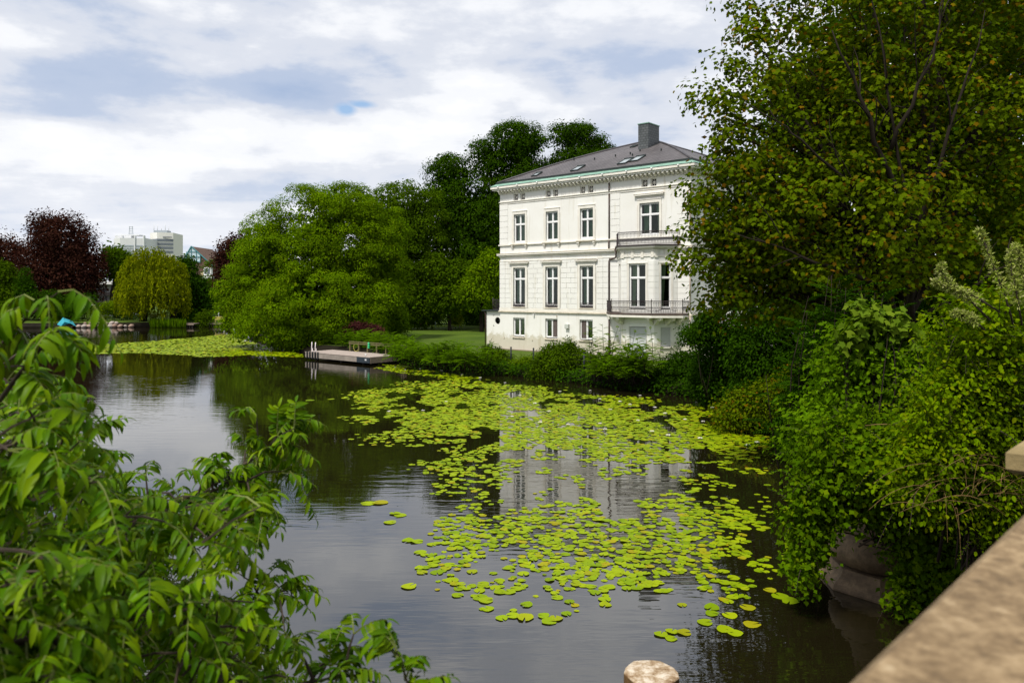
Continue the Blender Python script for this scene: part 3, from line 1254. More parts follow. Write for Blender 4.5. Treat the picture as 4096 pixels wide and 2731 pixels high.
for i, (a, b2) in enumerate(WLOW):
    w = window(M_front, a, b2, 1.15, 2.68, (2, 1), fw=.07, y=.15)
    MB().bbox(a - .05, b2 + .05, -.10, .15, .985, 1.066, .01).build('sill', M_ledge, w)
    cx = (a + b2) / 2
    kinds = [('b', 'b'), ('b', 'l'), ('l', 'b')][i]
    for (p, q), kd in zip(((a + .09, cx - .07), (cx + .07, b2 - .09)), kinds):
        if kd == 'b':
            curtain('blind', M_front, p, q, 1.22, 2.62, .27, M_blind, w, .008, 6)
        else:
            m = MB()
            for s in range(22):
                z = 1.23 + s * .063
                m.add([(p, .13, z), (q, .13, z), (q, .165, z + .058), (p, .165, z + .058)], [(0, 1, 2, 3)])
            m.box(p, q, .172, .18, 1.2, 2.62)
            o = m.build('louvre_panel', M_louvre, w)
# attic vents with star grilles
M_dark = solid('dark_recess', (.03, .025, .03), .8, .1, .1)
for a, b2 in VENT:
    f = MB()
    z0, z1 = 12.66, 13.23
    f.box(a, a + .05, .10, .17, z0, z1).box(b2 - .05, b2, .10, .17, z0, z1).box(a + .05, b2 - .05, .10, .17, z0, z0 + .05).box(a + .05, b2 - .05, .10, .17, z1 - .05, z1)
    v = f.build('attic_vent', M_trim, house)
    MB().box(a + .02, b2 - .02, .2, .22, z0, z1).build('backing', M_dark, v)
    cx, cz = (a + b2) / 2, (z0 + z1) / 2
    g = MB()
    for k in range(4):
        an = math.pi * k / 4
        dx, dz = math.cos(an), math.sin(an)
        L_ = .24 if k % 2 == 0 else .30
        g.bar((cx - dx * L_, .135, cz - dz * L_), (cx + dx * L_, .135, cz + dz * L_), .018)
    for k in range(8):
        an = math.pi * k / 4 + math.pi / 8
        g.bar((cx + .07 * math.cos(an), .13, cz + .07 * math.sin(an)), (cx + .07 * math.cos(an + math.pi / 4), .13, cz + .07 * math.sin(an + math.pi / 4)), .022)
    g.build('star_grille', M_trim, v)
for a, b2, c, e in rops:
    w = window(M_right, a, b2, c + .04, e - .01)
    surround(M_right, a, b2, c, e, .18, .22, w)
    MB(M_right).bbox(a - .1, b2 + .1, -.12, .10, c - .10, c - .004, .01).build('sill', M_ledge, w)
    curtain('curtain', M_right, a + .08, b2 - .08, c + .1, e - .1, .42, M_curtain, w, .03, 12)

# the oriel
OR = [(12.1, 0), (13.2, -1.4), (15.95, -1.4), (17.05, 0)]
oriel_M = []
for i in range(3):
    p, q = OR[i], OR[i + 1]
    L_ = math.hypot(q[0] - p[0], q[1] - p[1])
    M = Matrix.Translation((p[0], p[1], 0)) @ Matrix.Rotation(math.atan2(q[1] - p[1], q[0] - p[0]), 4, 'Z')
    oriel_M.append((M, L_))
oriel = MB(oriel_M[1][0])
opening_wall(oriel, 0, oriel_M[1][1], 0, 8.08, [(.66, 2.06, 3.63, 6.95), (.66, 2.10, .12, 2.62)])
for i in (0, 2):
    oriel.M = oriel_M[i][0]
    opening_wall(oriel, 0, oriel_M[i][1], 0, 8.08, [(.50, 1.30, 3.63, 6.95), (.48, 1.30, .95, 2.62)])
oriel_o = oriel.build('oriel', M_wall, house)
for i, (M, L_) in enumerate(oriel_M):
    a, b2 = (.66, 2.06) if i == 1 else (.50, 1.30)
    w = window(M, a, b2, 3.72, 6.94, (2 if i == 1 else 1, 2), split=.32)
    m = MB(M)
    m.box(a - .13, a, -.03, .003, 3.63, 6.95).box(b2, b2 + .13, -.03, .003, 3.63, 6.95).box(a - .16, b2 + .16, -.05, .003, 6.95, 7.02)
    m.build('surround', M_trim, w)
    curtain('curtain', M, a + .07, a + .55, 3.75, 6.9, .34, M_curtain_w, w, .03, 8, .6)
    # rustication of the oriel
    for k in range(9):
        z0, z1 = 3.525 + k * CH, min(3.525 + (k + 1) * CH, 7.15)
        for (p, q) in ((.03, a - .15), (b2 + .15, L_ - .03)):
            if q - p > .1 and z1 - z0 > .1:
                MB(M).bbox(p, q, -.025, .004, z0 + J / 2, z1 - J / 2, .01).build('stone_block', M_wall, oriel_o)
    # roller shutter of the ground storey
    c0, c1, zb = ((.66, 2.10, .12) if i == 1 else (.48, 1.30, .95))
    m = MB(M)
    for s in range(int((2.36 - zb) / .07)):
        z = zb + .03 + s * .07
        m.bbox(c0 + .05, c1 - .05, .10, .13, z, z + .066, .012)
    sh = m.build('roller_shutter', M_shutter, house)
    MB(M).bbox(c0, c1, .03, .2, 2.36, 2.615, .01).build('shutter_box', M_white, sh)
    MB(M).box(c0, c0 + .045, .06, .16, zb, 2.355).box(c1 - .045, c1, .06, .16, zb, 2.355).build('guide_rail', M_white, sh)
    MB(M).bbox(c0 - .08, c1 + .08, -.09, .14, zb - .10, zb - .003, .01).build('sill', M_trim, sh)
    # frieze under the upper balcony
    m = MB(M)
    m.box(-.02, L_ + .02, -.06, .003, 7.44, 7.50).box(-.02, L_ + .02, -.10, .003, 7.97, 8.06)
    m.build('frieze_moulding', M_trim, oriel_o)
    nP_ = 3 if i == 1 else 2
    for s in range(nP_ + 1):
        x = .14 + (L_ - .28) * s / nP_
        MB(M).box(x - .12, x + .12, -.05, .003, 7.505, 7.965).box(x - .05, x + .05, -.06, -.05, 7.54, 7.93).box(x - .12, x + .12, -.075, .003, 7.36, 7.435).build('frieze_pilaster', M_trim, oriel_o)
        if s < nP_:
            x2 = .14 + (L_ - .28) * (s + 1) / nP_
            pm = MB(M)
            p, q = x + .17, x2 - .17
            for (aa, bb, cc, dd) in ((p, q, 7.58, 7.61), (p, q, 7.87, 7.90), (p, p + .03, 7.61, 7.87), (q - .03, q, 7.61, 7.87)):
                pm.box(aa, bb, -.025, .003, cc, dd)
            pm.build('frieze_panel', M_trim, oriel_o)


def railing(poly, z0, z1, parent, spacing=.115, posts=()):
    m, bars = MB(), MB()
    for i in range(len(poly) - 1):
        p, q = Vector((*poly[i], 0)), Vector((*poly[i + 1], 0))
        L_ = (q - p).length
        t = (q - p) / L_
        for z, r in ((z1, .032), (z1 - .16, .016), (z0 + .36, .014), (z0 + .06, .022)):
            m.bar((p.x, p.y, z), (q.x, q.y, z), r)
        n = max(2, int(L_ / spacing))
        for k in range(n + 1):
            c = p + t * (L_ * k / n)
            bars.bar((c.x, c.y, z0 + .02), (c.x, c.y, z1), .011)
            if k < n:
                d = p + t * (L_ * (k + 1) / n)
                e = (c + d) / 2
                bars.bar((c.x, c.y, z0 + .08), (e.x, e.y, z0 + .36), .006, 3).bar((d.x, d.y, z0 + .08), (e.x, e.y, z0 + .36), .006, 3)
                bars.bar((c.x, c.y, z1 - .16), (e.x, e.y, z1 - .03), .007, 3).bar((d.x, d.y, z1 - .16), (e.x, e.y, z1 - .03), .007, 3)
                bars.bar((e.x, e.y, z0 + .36), (e.x, e.y, z0 + .46), .018, 4)
    rl = m.build('railing', M_iron, parent)
    bo = bars.build('baluster', M_iron, parent)
    bo['kind'] = 'stuff'
    for (x, y) in posts:
        MB().lathe([(.03, z0), (.03, z1), (.05, z1 + .02), (.02, z1 + .07), (.035, z1 + .11), (.004, z1 + .15)], 8, (x, y)).build('rail_post', M_iron, parent)


def offset_slab(poly, z0, z1, name, mat, parent, grow=0.0):
    c = arr(poly).mean(0)
    pp = []
    for x, y in poly:
        d = arr([x - c[0], y - .0])
        n_ = np.linalg.norm(d)
        pp.append((x + grow * d[0] / n_, y + (grow * d[1] / n_ if y < -.01 else 0)))
    return MB().prism(pp[::-1] if False else pp, z0, z1).build(name, mat, parent)


UP = [(11.88, .003), (13.08, -1.62), (16.08, -1.62), (17.28, .003)]
bal = offset_slab(UP, 8.195, 8.30, 'upper_balcony', M_iron, house, .16)
offset_slab(UP, 8.065, 8.19, 'slab_moulding', M_trim, bal, .06)
railing(UP, 8.33, 9.24, bal)
LO = [(11.0, .003), (12.85, -2.2), (16.2, -2.2), (17.95, -.95), (17.95, .003)]
bal2 = offset_slab(LO, 3.06, 3.22, 'lower_balcony', M_trim, house, .04)
offset_slab(LO, 3.223, 3.36, 'floor_edge', solid('mossy_floor_edge', (.10, .075, .065), .8, .2, .4, 3), bal2, .05)
railing(LO, 3.38, 4.24, bal2, posts=[LO[0], LO[1], LO[2], LO[3]])
# scrolled corbels
for (p, q) in (((12.55, -.62), (11.75, -1.0)), ((13.2, -1.40), (12.75, -2.0)), ((13.3, -1.40), (13.3, -2.12)), ((15.85, -1.40), (15.85, -2.12)), ((15.97, -1.38), (16.75, -1.72)), ((16.5, -.70), (17.35, -1.05)), ((17.1, -.02), (17.75, -.5))):
    t = Vector((q[0] - p[0], q[1] - p[1], 0))
    L_ = t.length
    M = Matrix.Translation((p[0], p[1], 3.058)) @ Matrix.Rotation(math.atan2(t.y, t.x), 4, 'Z')
    prof = [(0, 0), (L_, 0), (L_, -.12), (L_ - .06, -.22), (L_ - .16, -.22), (L_ - .24, -.16), (L_ * .55, -.24), (L_ * .3, -.42), (.12, -.52), (0, -.52)]
    n_ = len(prof)
    vs = [(x, -.12, z) for x, z in prof] + [(x, .12, z) for x, z in prof]
    MB(M).add(vs, [tuple(range(n_))[::-1], tuple(range(n_, 2 * n_))] + [(i, (i + 1) % n_, (i + 1) % n_ + n_, i + n_) for i in range(n_)]).build('corbel', M_trim, bal2)

# downpipes, wall fittings
m = MB()
m.tube([(11.26, -.09, 12.60), (11.26, -.09, 13.25)], [.055, .055], 8)
m.tube([(11.26, -.09, 8.96), (11.26, -.09, 12.43)], [.055, .055], 8)
m.tube([(11.26, -.13, 8.20), (11.26, -.13, 8.83)], [.055, .055], 8)
m.tube([(11.9, -.28, 8.15), (12.0, -.26, 7.9), (11.98, -.24, 7.55), (11.8, -.16, 7.44), (11.35, -.11, 7.38), (11.26, -.10, 7.25), (11.26, -.10, 3.53)], [.06] * 7, 8)
m.tube([(11.26, -.09, 0), (11.26, -.09, 3.05)], [.06, .06], 8)
m.build('downpipe', M_pipe, house)
M_pinkpipe = solid('pale_pipe', (.50, .40, .34), .6, .3, .15)
m = MB()
for z0, z1 in ((0, 3.15), (3.53, 7.49), (8.96, 12.42)):
    m.tube([(HL + .01, -.10, z0), (HL + .01, -.10, z1)], [.05, .05], 8)
m.build('downpipe', M_pinkpipe, house)
MB().bbox(7.1, 7.45, -.22, .002, 1.95, 2.32, .03).build('wall_box', solid('grey_box', (.5, .52, .48), .6, .3, .08), house)
for (x, z) in ((.45, .95), (3.6, .9), (9.9, .78)):
    MB().box(x - .05, x + .05, -.04, .002, z - .07, z + .07).build('vent_cap', M_ledge, house)
MB().box(3.75, 3.87, -.16, .002, 2.92, 3.05).build('wall_lamp', M_white, house)
MB().box(6.15, 6.22, -.10, .002, 2.85, 2.98).build('wall_lamp', M_ledge, house)
MB().box(9.55, 9.61, -.08, .002, .72, .95).build('water_tap', M_gutter, house)

# the low annex on the left with a round window and a railed terrace
AX0 = -1.92
mb = MB()
y0 = .35
mb.M = Matrix.Translation((0, y0, 0))
rx, rz, rr = -.62, 2.38, .31
ring, NS = [], 20
for k in range(NS):
    a = 2 * math.pi * k / NS
    ring.append((rx + rr * math.cos(a), rz + rr * math.sin(a)))
# square with a round hole, then the plain rest
sq = []
for k in range(NS):
    a = 2 * math.pi * k / NS
    s = .5 / max(abs(math.cos(a)), abs(math.sin(a)))
    sq.append((rx + s * math.cos(a), rz + s * math.sin(a)))
for k in range(NS):
    j = (k + 1) % NS
    mb.add([(ring[k][0], 0, ring[k][1]), (sq[k][0], 0, sq[k][1]), (sq[j][0], 0, sq[j][1]), (ring[j][0], 0, ring[j][1])], [(0, 3, 2, 1)])
    mb.add([(ring[k][0], 0, ring[k][1]), (ring[j][0], 0, ring[j][1]), (ring[j][0], .2, ring[j][1]), (ring[k][0], .2, ring[k][1])], [(0, 1, 2, 3)])
for (a, b2, c, e) in ((AX0, rx - .5, 0, 3.2), (rx + .5, .1, 0, 3.2), (rx - .5, rx + .5, 0, rz - .5), (rx - .5, rx + .5, rz + .5, 3.2)):
    mb.add([(a, 0, c), (b2, 0, c), (b2, 0, e), (a, 0, e)], [(0, 1, 2, 3)])
mb.add([(AX0, 0, 0), (AX0, 8, 0), (AX0, 8, 3.2), (AX0, 0, 3.2)], [(0, 3, 2, 1)])
annex = mb.build('annex', M_wall, house)
rw = MB().lathe([(.31, -.03), (.31, .03), (.24, .03), (.24, -.03), (.31, -.03)], 20)
rw.v = [(rx + x, y0 + .12 + z, rz + y) for x, y, z in rw.v]
rwo = rw.build('round_window', M_gutter, annex)
MB().box(rx - .012, rx + .012, y0 + .11, y0 + .13, rz - .25, rz + .25).box(rx - .25, rx + .25, y0 + .135, y0 + .15, rz - .012, rz + .012).build('glazing_bar', M_white, rwo)
MB().box(rx - .26, rx + .26, y0 + .16, y0 + .17, rz - .26, rz + .26).build('pane', M_dark, rwo)
MB().bbox(AX0 - .4, -.14, y0 - .25, y0 + 8.2, 3.2, 3.29, .02).build('terrace_edge', M_gutter, annex)
m, bb = MB(), MB()
m.bar((-1.3, y0 + .15, 4.22), (0, y0 + .15, 4.22), .03).bar((-1.3, y0 + .15, 3.38), (0, y0 + .15, 3.38), .025)
m.bar((-1.3, y0 + .15, 4.22), (-1.3, y0 + 6, 4.22), .03).bar((-1.3, y0 + .15, 3.38), (-1.3, y0 + 6, 3.38), .025)
for i in range(13):
    bb.bar((-1.3 + i * .105, y0 + .15, 3.3), (-1.3 + i * .105, y0 + .15, 4.22), .013)
for i in range(1, 45):
    bb.bar((-1.3, y0 + .15 + i * .13, 3.3), (-1.3, y0 + .15 + i * .13, 4.22), .013)
m.tube([(-1.3, y0 + .15, 3.29), (-1.3, y0 + .15, 4.4)], [.035, .03], 6)
m.build('terrace_railing', M_iron, annex)
bb.build('baluster', M_iron, annex, kind='stuff')
MB().tube([(AX0 - .06, y0 - .1, 0), (AX0 - .06, y0 - .1, 3.0), (AX0 - .2, y0 - .12, 3.17)], [.05, .05, .05], 8).build('downpipe', M_pipe, annex)

# entrance stair along the right flank
st = MB()
st.bbox(HL + .25, HL + .75, -.55, -.05, 0, 1.05, .02)
stair = st.build('entrance_stair', M_wall, house)
MB().bbox(HL + .18, HL + .82, -.62, .02, 1.052, 1.16, .02).build('pillar_cap', M_trim, stair)
vs = [(HL + .3, .03, 0), (HL + .3, 5.5, 0), (HL + .3, 5.5, 3.55), (HL + .3, .03, .75)]
vs += [(x + .22, y, z) for x, y, z in vs]
vs2 = [(x + 2.0, y, z) for x, y, z in vs]
fq = [(0, 1, 2, 3), (4, 7, 6, 5), (0, 4, 5, 1), (3, 2, 6, 7), (0, 3, 7, 4), (1, 5, 6, 2)]
MB().add(vs, fq).build('stair_cheek', M_wall, stair)
MB().add(vs2, fq).build('stair_cheek', M_wall, stair)
for i in range(17):
    MB().box(HL + .53, HL + 2.3, .1 + i * .3, .1 + (i + 1) * .3, 0, .17 * (i + 1)).build('step', M_trim, stair)
m = MB()
for i in range(16):
    y, z = .15 + i * .33, .8 + i * .33 * .51
    m.bar((HL + .41, y, z - .05), (HL + .41, y, z + .5), .02)
m.bar((HL + .41, .1, 1.28), (HL + .41, 5.4, 4.0), .03)
m.build('stair_railing', M_iron, stair)

# gravel strip along the foot of the wall
gp = MB(Matrix.Translation((HA[0], HA[1], LAND_Z)) @ Matrix.Rotation(HANG, 4, 'Z'))
gp.add([(-2.2, -.75, .004), (12.0, -.75, .004), (12.0, -.002, .004), (-2.2, -.002, .004)], [(0, 1, 2, 3)])
gp.build('path', solid('gravel_strip', (.20, .15, .11), .9, .1, .35, 6), kind='structure')

# ------------------------------------------------------------------ the far bank
def part(name, mat, parent, *boxes, M=None):
    m = MB(M)
    for b in boxes:
        m.box(*b)
    return m.build(name, mat, parent)


M_conc = solid('pale_concrete', (.62, .63, .64), .8, .2, .06)
M_tower = solid('cream_cladding', (.66, .65, .60), .8, .2, .05)
M_band = solid('dark_window_band', (.13, .15, .17), .35, .5, .15)
M_bandg = solid('grey_facade', (.30, .34, .37), .6, .3, .15)


def highrise(name, label, u0, u1, uc, vt, D, mat, bands, depth=14):
    x0, x1 = (u0 - 512) / FOC * D, (u1 - 512) / FOC * D
    h = CAMZ + (HOR - vt) / FOC * D
    c = ((x0 + x1) / 2, D + depth / 2)
    root = empty(name, (c[0], D, 0), 0, label, 'tower block')
    w = x1 - x0
    xc = (uc - 512) / FOC * D - c[0]
    m = MB()
    # two visible sides meeting at the corner (uc)
    foot = [(-w / 2, 5), (xc, 0), (w / 2, 3), (w / 2 - 2, depth + 6), (-w / 2 + 2, depth + 8)]
    m.prism(foot, 0, h)
    m.build('tower', mat, root)
    k = D / FOC
    for (va, vb, mt) in bands:
        za, zb = CAMZ + (HOR - vb) * k, CAMZ + (HOR - va) * k
        f2 = [(x * 1.012, y - .18) for x, y in foot[:3]]
        f2 += [(x, y + .3) for x, y in foot[:3]][::-1]
        MB().prism(f2, za, zb).build('window_band', mt, root)
    return root, h, foot


r1, h1, _ = highrise('office_tower', 'white office tower with dark window bands and roof antennas, behind the willow', 145.8, 170.8, 157, 232.0, 420, M_tower,
                     [(238.4, 241.0, M_band), (242.2, 244.8, M_band), (246, 248.6, M_band), (250, 252.6, M_band)])
part('roof_plant', M_bandg, r1, (-4.5, 3, 4, 9, h1, h1 + 1.4))
m = MB()
for i, x in enumerate((-4.8, -2.8, -.6, 1.6, 3.6)):
    m.tube([(x, 5, h1 + 1.2), (x, 5, h1 + (5.6, 4.8, 3.4, 5.6, 4.0)[i])], [.16, .10], 5)
m.build('antenna', M_conc, r1)
m = MB()
for i in range(9):
    m.box(2.2 + i * .52, 2.2 + i * .52 + .36, .8 + i * .13, 1.1 + i * .13, h1 - 2.9, h1 - 2.3)
m.build('sign_lettering', M_band, r1)
r2, h2, _ = highrise('hospital_block', 'pale grey high-rise with stepped roofs and a steel mast, left of the willow top', 108.9, 143.5, 120, 237.5, 400, M_conc,
                     [(244.6, 246.2, M_bandg), (247.4, 248.6, M_bandg), (249.8, 251.2, M_bandg), (252.4, 253.8, M_bandg), (255, 256.4, M_bandg)])
part('roof_block', M_conc, r2, (-8.6, 0, 5, 10, h2, h2 + 1.6), (-6, 4, 6, 12, h2 + 1.6, h2 + 2.2))
m = MB()
for x in (-1.2, 1.2):
    m.tube([(-1.0 + x, 7, h2 + 1.5), (-1.0 + x * .6, 7, h2 + 6.8)], [.14, .12], 4)
for i in range(5):
    z = h2 + 2.4 + i * .95
    m.box(-2.1, .1, 6.9, 7.1, z, z + .28)
m.build('steel_mast', M_bandg, r2)
for x in (-3.2, 3.5, 8.3):
    part('facade_shaft', M_conc, r2, (x, x + .55, 1.2, 3, h2 - 9, h2 + 1.3))

# gabled house with glass roof
Dg = 175
kg = Dg / FOC
gx = lambda u: (u - 512) * kg
gz = lambda v: CAMZ + (HOR - v) * kg
gh = empty('gabled_house', (gx(196), Dg, LAND_Z), 0, 'gabled house with glazed roof peak and dark tiled slope, right of the willow', 'house')
o0 = gx(196)
zz = lambda v: gz(v) - LAND_Z
tri = [(gx(178) - o0, zz(262)), (gx(188) - o0, zz(245.6)), (gx(211) - o0, zz(266.5)), (gx(211) - o0, 0), (gx(178) - o0, 0)]
m = MB()
n_ = len(tri)
vs = [(x, 2, z) for x, z in tri] + [(x, 14, z) for x, z in tri]
m.add(vs, [tuple(range(n_)), tuple(range(n_, 2 * n_))[::-1]] + [(i, (i + 1) % n_, (i + 1) % n_ + n_, i + n_) for i in range(n_)])
M_brick = solid('brown_brick', (.12, .075, .055), .8, .2, .3, 2)
M_glassroof = solid('greenhouse_glass', (.50, .62, .68), .15, .6, .06)
M_teal = solid('teal_frame', (.05, .22, .24), .5, .4, .1)
m.build('wall', M_brick, gh)
gl = [(gx(179) - o0, zz(261)), (gx(188) - o0, zz(245.6)), (gx(197) - o0, zz(254)), (gx(197) - o0, zz(262))]
MB().add([(x, 1.9, z) for x, z in gl] + [(x, 1.99, z) for x, z in gl], [(0, 1, 2, 3), (7, 6, 5, 4), (0, 4, 5, 1), (1, 5, 6, 2), (2, 6, 7, 3), (3, 7, 4, 0)]).build('glass_gable', M_glassroof, gh)
m = MB()
m.bar((gx(178) - o0, 1.8, zz(262)), (gx(188) - o0, 1.8, zz(245.4)), .14).bar((gx(188) - o0, 1.8, zz(245.4)), (gx(211) - o0, 1.8, zz(266.3)), .14)
for u in (183, 188, 193, 197):
    m.bar((gx(u) - o0, 1.8, zz(262)), (gx(u) - o0, 1.8, zz(245.6 + abs(u - 188) * .92 + .4)), .07)
for v in (251, 256, 261):
    m.bar((gx(188 - (v - 245.6) * .6) - o0, 1.8, zz(v)), (gx(min(197, 188 + (v - 245.6) * 1.05)) - o0, 1.8, zz(v)), .07)
m.build('glazing_frame', M_teal, gh)
MB().add([(gx(190) - o0, 1.7, zz(247.5)), (gx(212) - o0, 1.7, zz(267)), (gx(212) - o0, 15, zz(267)), (gx(190) - o0, 15, zz(247.5))], [(0, 1, 2, 3)]).build('roof', M_brick, gh)
f = part('dormer', M_white, gh, (gx(202) - o0, gx(209.5) - o0, .8, 1.9, zz(275), zz(266.8)))
part('window', M_band, f, (gx(203) - o0, gx(205.4) - o0, .75, .82, zz(273.5), zz(268)), (gx(206.1) - o0, gx(208.6) - o0, .75, .82, zz(273.5), zz(268)))
part('balcony', M_white, gh, (gx(201) - o0, gx(211) - o0, .2, 1.9, zz(278), zz(276)))
part('upper_wall', solid('tan_render', (.45, .36, .22), .8, .2, .1), gh, (gx(198) - o0, gx(202) - o0, 1.6, 1.99, zz(275), zz(271)))

# white terraced villa between the copper beech and the willow
Dv = 152
kv = Dv / FOC
vx = lambda u: (u - 512) * kv
vz = lambda v: (HOR - v) * kv + CAMZ - LAND_Z
tv = empty('terraced_house', (vx(108), Dv, LAND_Z), 0, 'low house with white roof edge and dark balcony bands between copper beech and willow', 'house')
o1 = vx(108)
part('wall', M_white, tv, (vx(86) - o1, vx(122) - o1, 1, 9, 0, vz(284)))
part('roof', M_white, tv, (vx(84) - o1, vx(124) - o1, -.8, 9.5, vz(284), vz(281)))
M_darkwood = solid('dark_timber', (.035, .030, .032), .7, .2, .3)
for (va, vb) in ((287.5, 293.2) if False else (291.5, 295.3), (299.6, 304)):
    part('balcony_band', M_darkwood, tv, (vx(84) - o1, vx(123) - o1, -.5, .9, vz(vb), vz(va)))
part('balcony_edge', M_white, tv, (vx(84) - o1, vx(123) - o1, -.6, .95, vz(305.2), vz(304.05)))
for (va, vb) in ((284.6, 291), (295.8, 299.2)):
    for u in (88, 94, 100, 108.4, 114):
        w = part('window', M_band, tv, (vx(u) - o1, vx(u + 4.2) - o1, .85, .98, vz(vb), vz(va)))
        part('frame', M_white, w, (vx(u + 1.9) - o1, vx(u + 2.4) - o1, .8, .849, vz(vb), vz(va)))

# dark pavilion on the far lawn
Dp = 150
kp = Dp / FOC
pv = empty('garden_pavilion', ((219 - 512) * kp, Dp, LAND_Z), 0, 'flat roofed dark glass pavilion at the back of the far lawn', 'pavilion')
px_ = lambda u: (u - 219) * kp
pz_ = lambda v: (HOR - v) * kp + CAMZ - LAND_Z
part('roof', M_conc, pv, (px_(212), px_(232), -1, 8, pz_(306.5), pz_(304.6)))
part('glass_wall', M_band, pv, (px_(213), px_(231), .5, 7, 0, pz_(306.5)))
part('upper_storey', M_white, pv, (px_(218), px_(232), 2, 8, pz_(304.6), pz_(290)))
for u in (214, 219.5, 225):
    part('post', M_conc, pv, (px_(u), px_(u) + .22, -.8, -.58, 0, pz_(306.5)))

# rubble stone bank wall: every stone a piece
M_stone = None


def stone_material():
    m, nt, b = material('granite_boulder')
    oi = nt.nodes.new('ShaderNodeObjectInfo')
    c = ramp(nt, oi.outputs['Random'], [(0, (.30, .20, .15)), (.35, (.42, .30, .24)), (.7, (.36, .31, .27)), (1, (.50, .42, .37))])
    c = mulcol(nt, c, ramp(nt, tex_noise(nt, 3, 5, .6), [(.3, (.7, .7, .7)), (.7, (1.15, 1.15, 1.15))]))
    nt.links.new(c, b.inputs['Base Color'])
    b.inputs['Roughness'].default_value = .85
    return m


M_stone = stone_material()


def stone_mesh(seed):
    g = random.Random(seed)
    bm = bmesh.new()
    bmesh.ops.create_icosphere(bm, subdivisions=1, radius=.5)
    for v in bm.verts:
        v.co *= .85 + .3 * g.random()
        v.co.z *= .8
    me = bpy.data.meshes.new('stone')
    bm.to_mesh(me)
    bm.free()
    me.polygons.foreach_set('use_smooth', [True] * len(me.polygons))
    me.materials.append(M_stone)
    return me


stones = [stone_mesh(i) for i in range(5)]
sw = empty('stone_bank_wall', (-66, 119.3, 0), 0, 'low wall of rounded pinkish boulders along the far water edge', 'stone wall')
sh_far = [(x, y) for x, y in SH if -92 < x < -43]


def along(poly, s):
    for i in range(len(poly) - 1):
        a, b = arr(poly[i]), arr(poly[i + 1])
        L = np.linalg.norm(b - a)
        if s <= L:
            return a + (b - a) * s / L, (b - a) / L
        s -= L
    return None, None


s = 0.0
while True:
    p, t = along(sh_far, s)
    if p is None or p[0] > -60.5:
        break
    if p[0] < -71.5:
        s += .5
        continue
    for row in range(2):
        if row and rnd.random() < .35:
            continue
        o = bpy.data.objects.new('stone', rnd.choice(stones))
        COL.objects.link(o)
        o.parent = sw
        k = .55 + .55 * rnd.random() - .12 * row
        o.location = (p[0] + 66 + rnd.uniform(-.1, .1), p[1] - 119.3 - .25 + .35 * row, .22 + .48 * row)
        o.scale = (k * 1.15, k, k)
        o.rotation_euler = (rnd.uniform(-.4, .4), rnd.uniform(-.4, .4), rnd.uniform(0, 6))
    s += .62 + .3 * rnd.random()

# turquoise tarpaulin over a boat on the bank
M_tarp = solid('turquoise_tarp', (.02, .30, .38), .5, .4, .12, 2)
Dt = 118
tp = lambda u, v, d=0: tuple(P(u, v, Dt + d) - arr([*P(66, 327, Dt)[:2], 0]))
tent = empty('tarp_shelter', (*P(66, 327, Dt)[:2], 0), 0, 'turquoise tarpaulin pitched like a tent on the far bank', 'tarpaulin')
vs = [tp(57, 324), tp(63, 317), tp(66, 318.6, 1), tp(72.5, 320.5, 1.2), tp(76.3, 326.2), tp(70, 322.8, -.6), tp(61, 325.8, -.8), tp(64.5, 321.5, -.9), tp(60, 321, 2.4), tp(70, 320, 3.0)]
MB().add(vs, [(0, 6, 7, 1), (1, 7, 5, 3), (1, 3, 2), (5, 4, 3), (7, 6, 5), (0, 1, 8), (1, 2, 9, 8), (2, 3, 9), (3, 4, 9)]).build('sheet', M_tarp, tent)
m = MB()
for (u, v) in ((61.2, 326), (70, 323), (75.8, 326)):
    q = tp(u, v, -.4)
    m.tube([(q[0], q[1], .2), q], [.05, .05], 5)
m.build('pole', M_darkwood, tent)

# far jetties, bench, white mooring stakes
M_wood = solid('weathered_timber', (.23, .18, .14), .85, .15, .3, 3, mscale=(1, 1, 6))


def jetty(u0, u1, v, label):
    a, b = G(u0, v + 3), G(u1, v + 2.6)
    r = empty('landing_stage', (a[0], a[1], 0), 0, label, 'landing stage')
    L = b[0] - a[0]
    n = max(3, int(L / .8))
    for i in range(n):
        part('plank', M_wood, r, (i * L / n + .02, (i + 1) * L / n - .02, -.2, 2.2, .52, .62))
    part('edge_beam', M_wood, r, (0, L, -.3, -.21, .36, .60))
    m = MB()
    for i in range(4):
        m.tube([(.3 + i * (L - .6) / 3, -.1, -.4), (.3 + i * (L - .6) / 3, -.1, .35)], [.09, .09], 6)
    m.build('pile', M_darkwood, r)


jetty(183, 198, 324, 'low timber landing stage beside the reeds near the willow')
jetty(208, 225, 323.2, 'low timber landing stage below the bright far lawn')
bn = empty('garden_bench', (*G(220, 322, LAND_Z)[:2], LAND_Z), .2, 'small yellowish garden bench on the far lawn', 'bench')
bw = solid('yellow_wood', (.42, .36, .10), .7, .2, .1)
part('seat', bw, bn, (-.8, .8, -.25, .25, .42, .48))
part('backrest', bw, bn, (-.8, .8, .26, .31, .5, .95))
for x in (-.72, .66):
    part('leg', bw, bn, (x, x + .07, -.22, .3, 0, .42))
M_bleach = solid('bleached_timber', (.66, .68, .64), .7, .2, .1)
for i, (u, v, h) in enumerate(((234.5, 331.5, 1.5), (238, 332.5, 1.2), (242.5, 333.5, 1.0), (245.5, 331, 1.9))):
    g_ = G(u, v + 2.5)
    o = MB().tube([(0, 0, -.5), (0, 0, h)], [.13, .11], 7).build('mooring_stake', M_bleach, None, tuple(g_))
    tag(o, ['white stake farthest left beside the hanging tree', 'second white stake from the left beside the hanging tree', 'shortest white stake beside the hanging tree', 'tallest white stake, half hidden under the hanging tree'][i], 'stake', 'white stakes in the water')

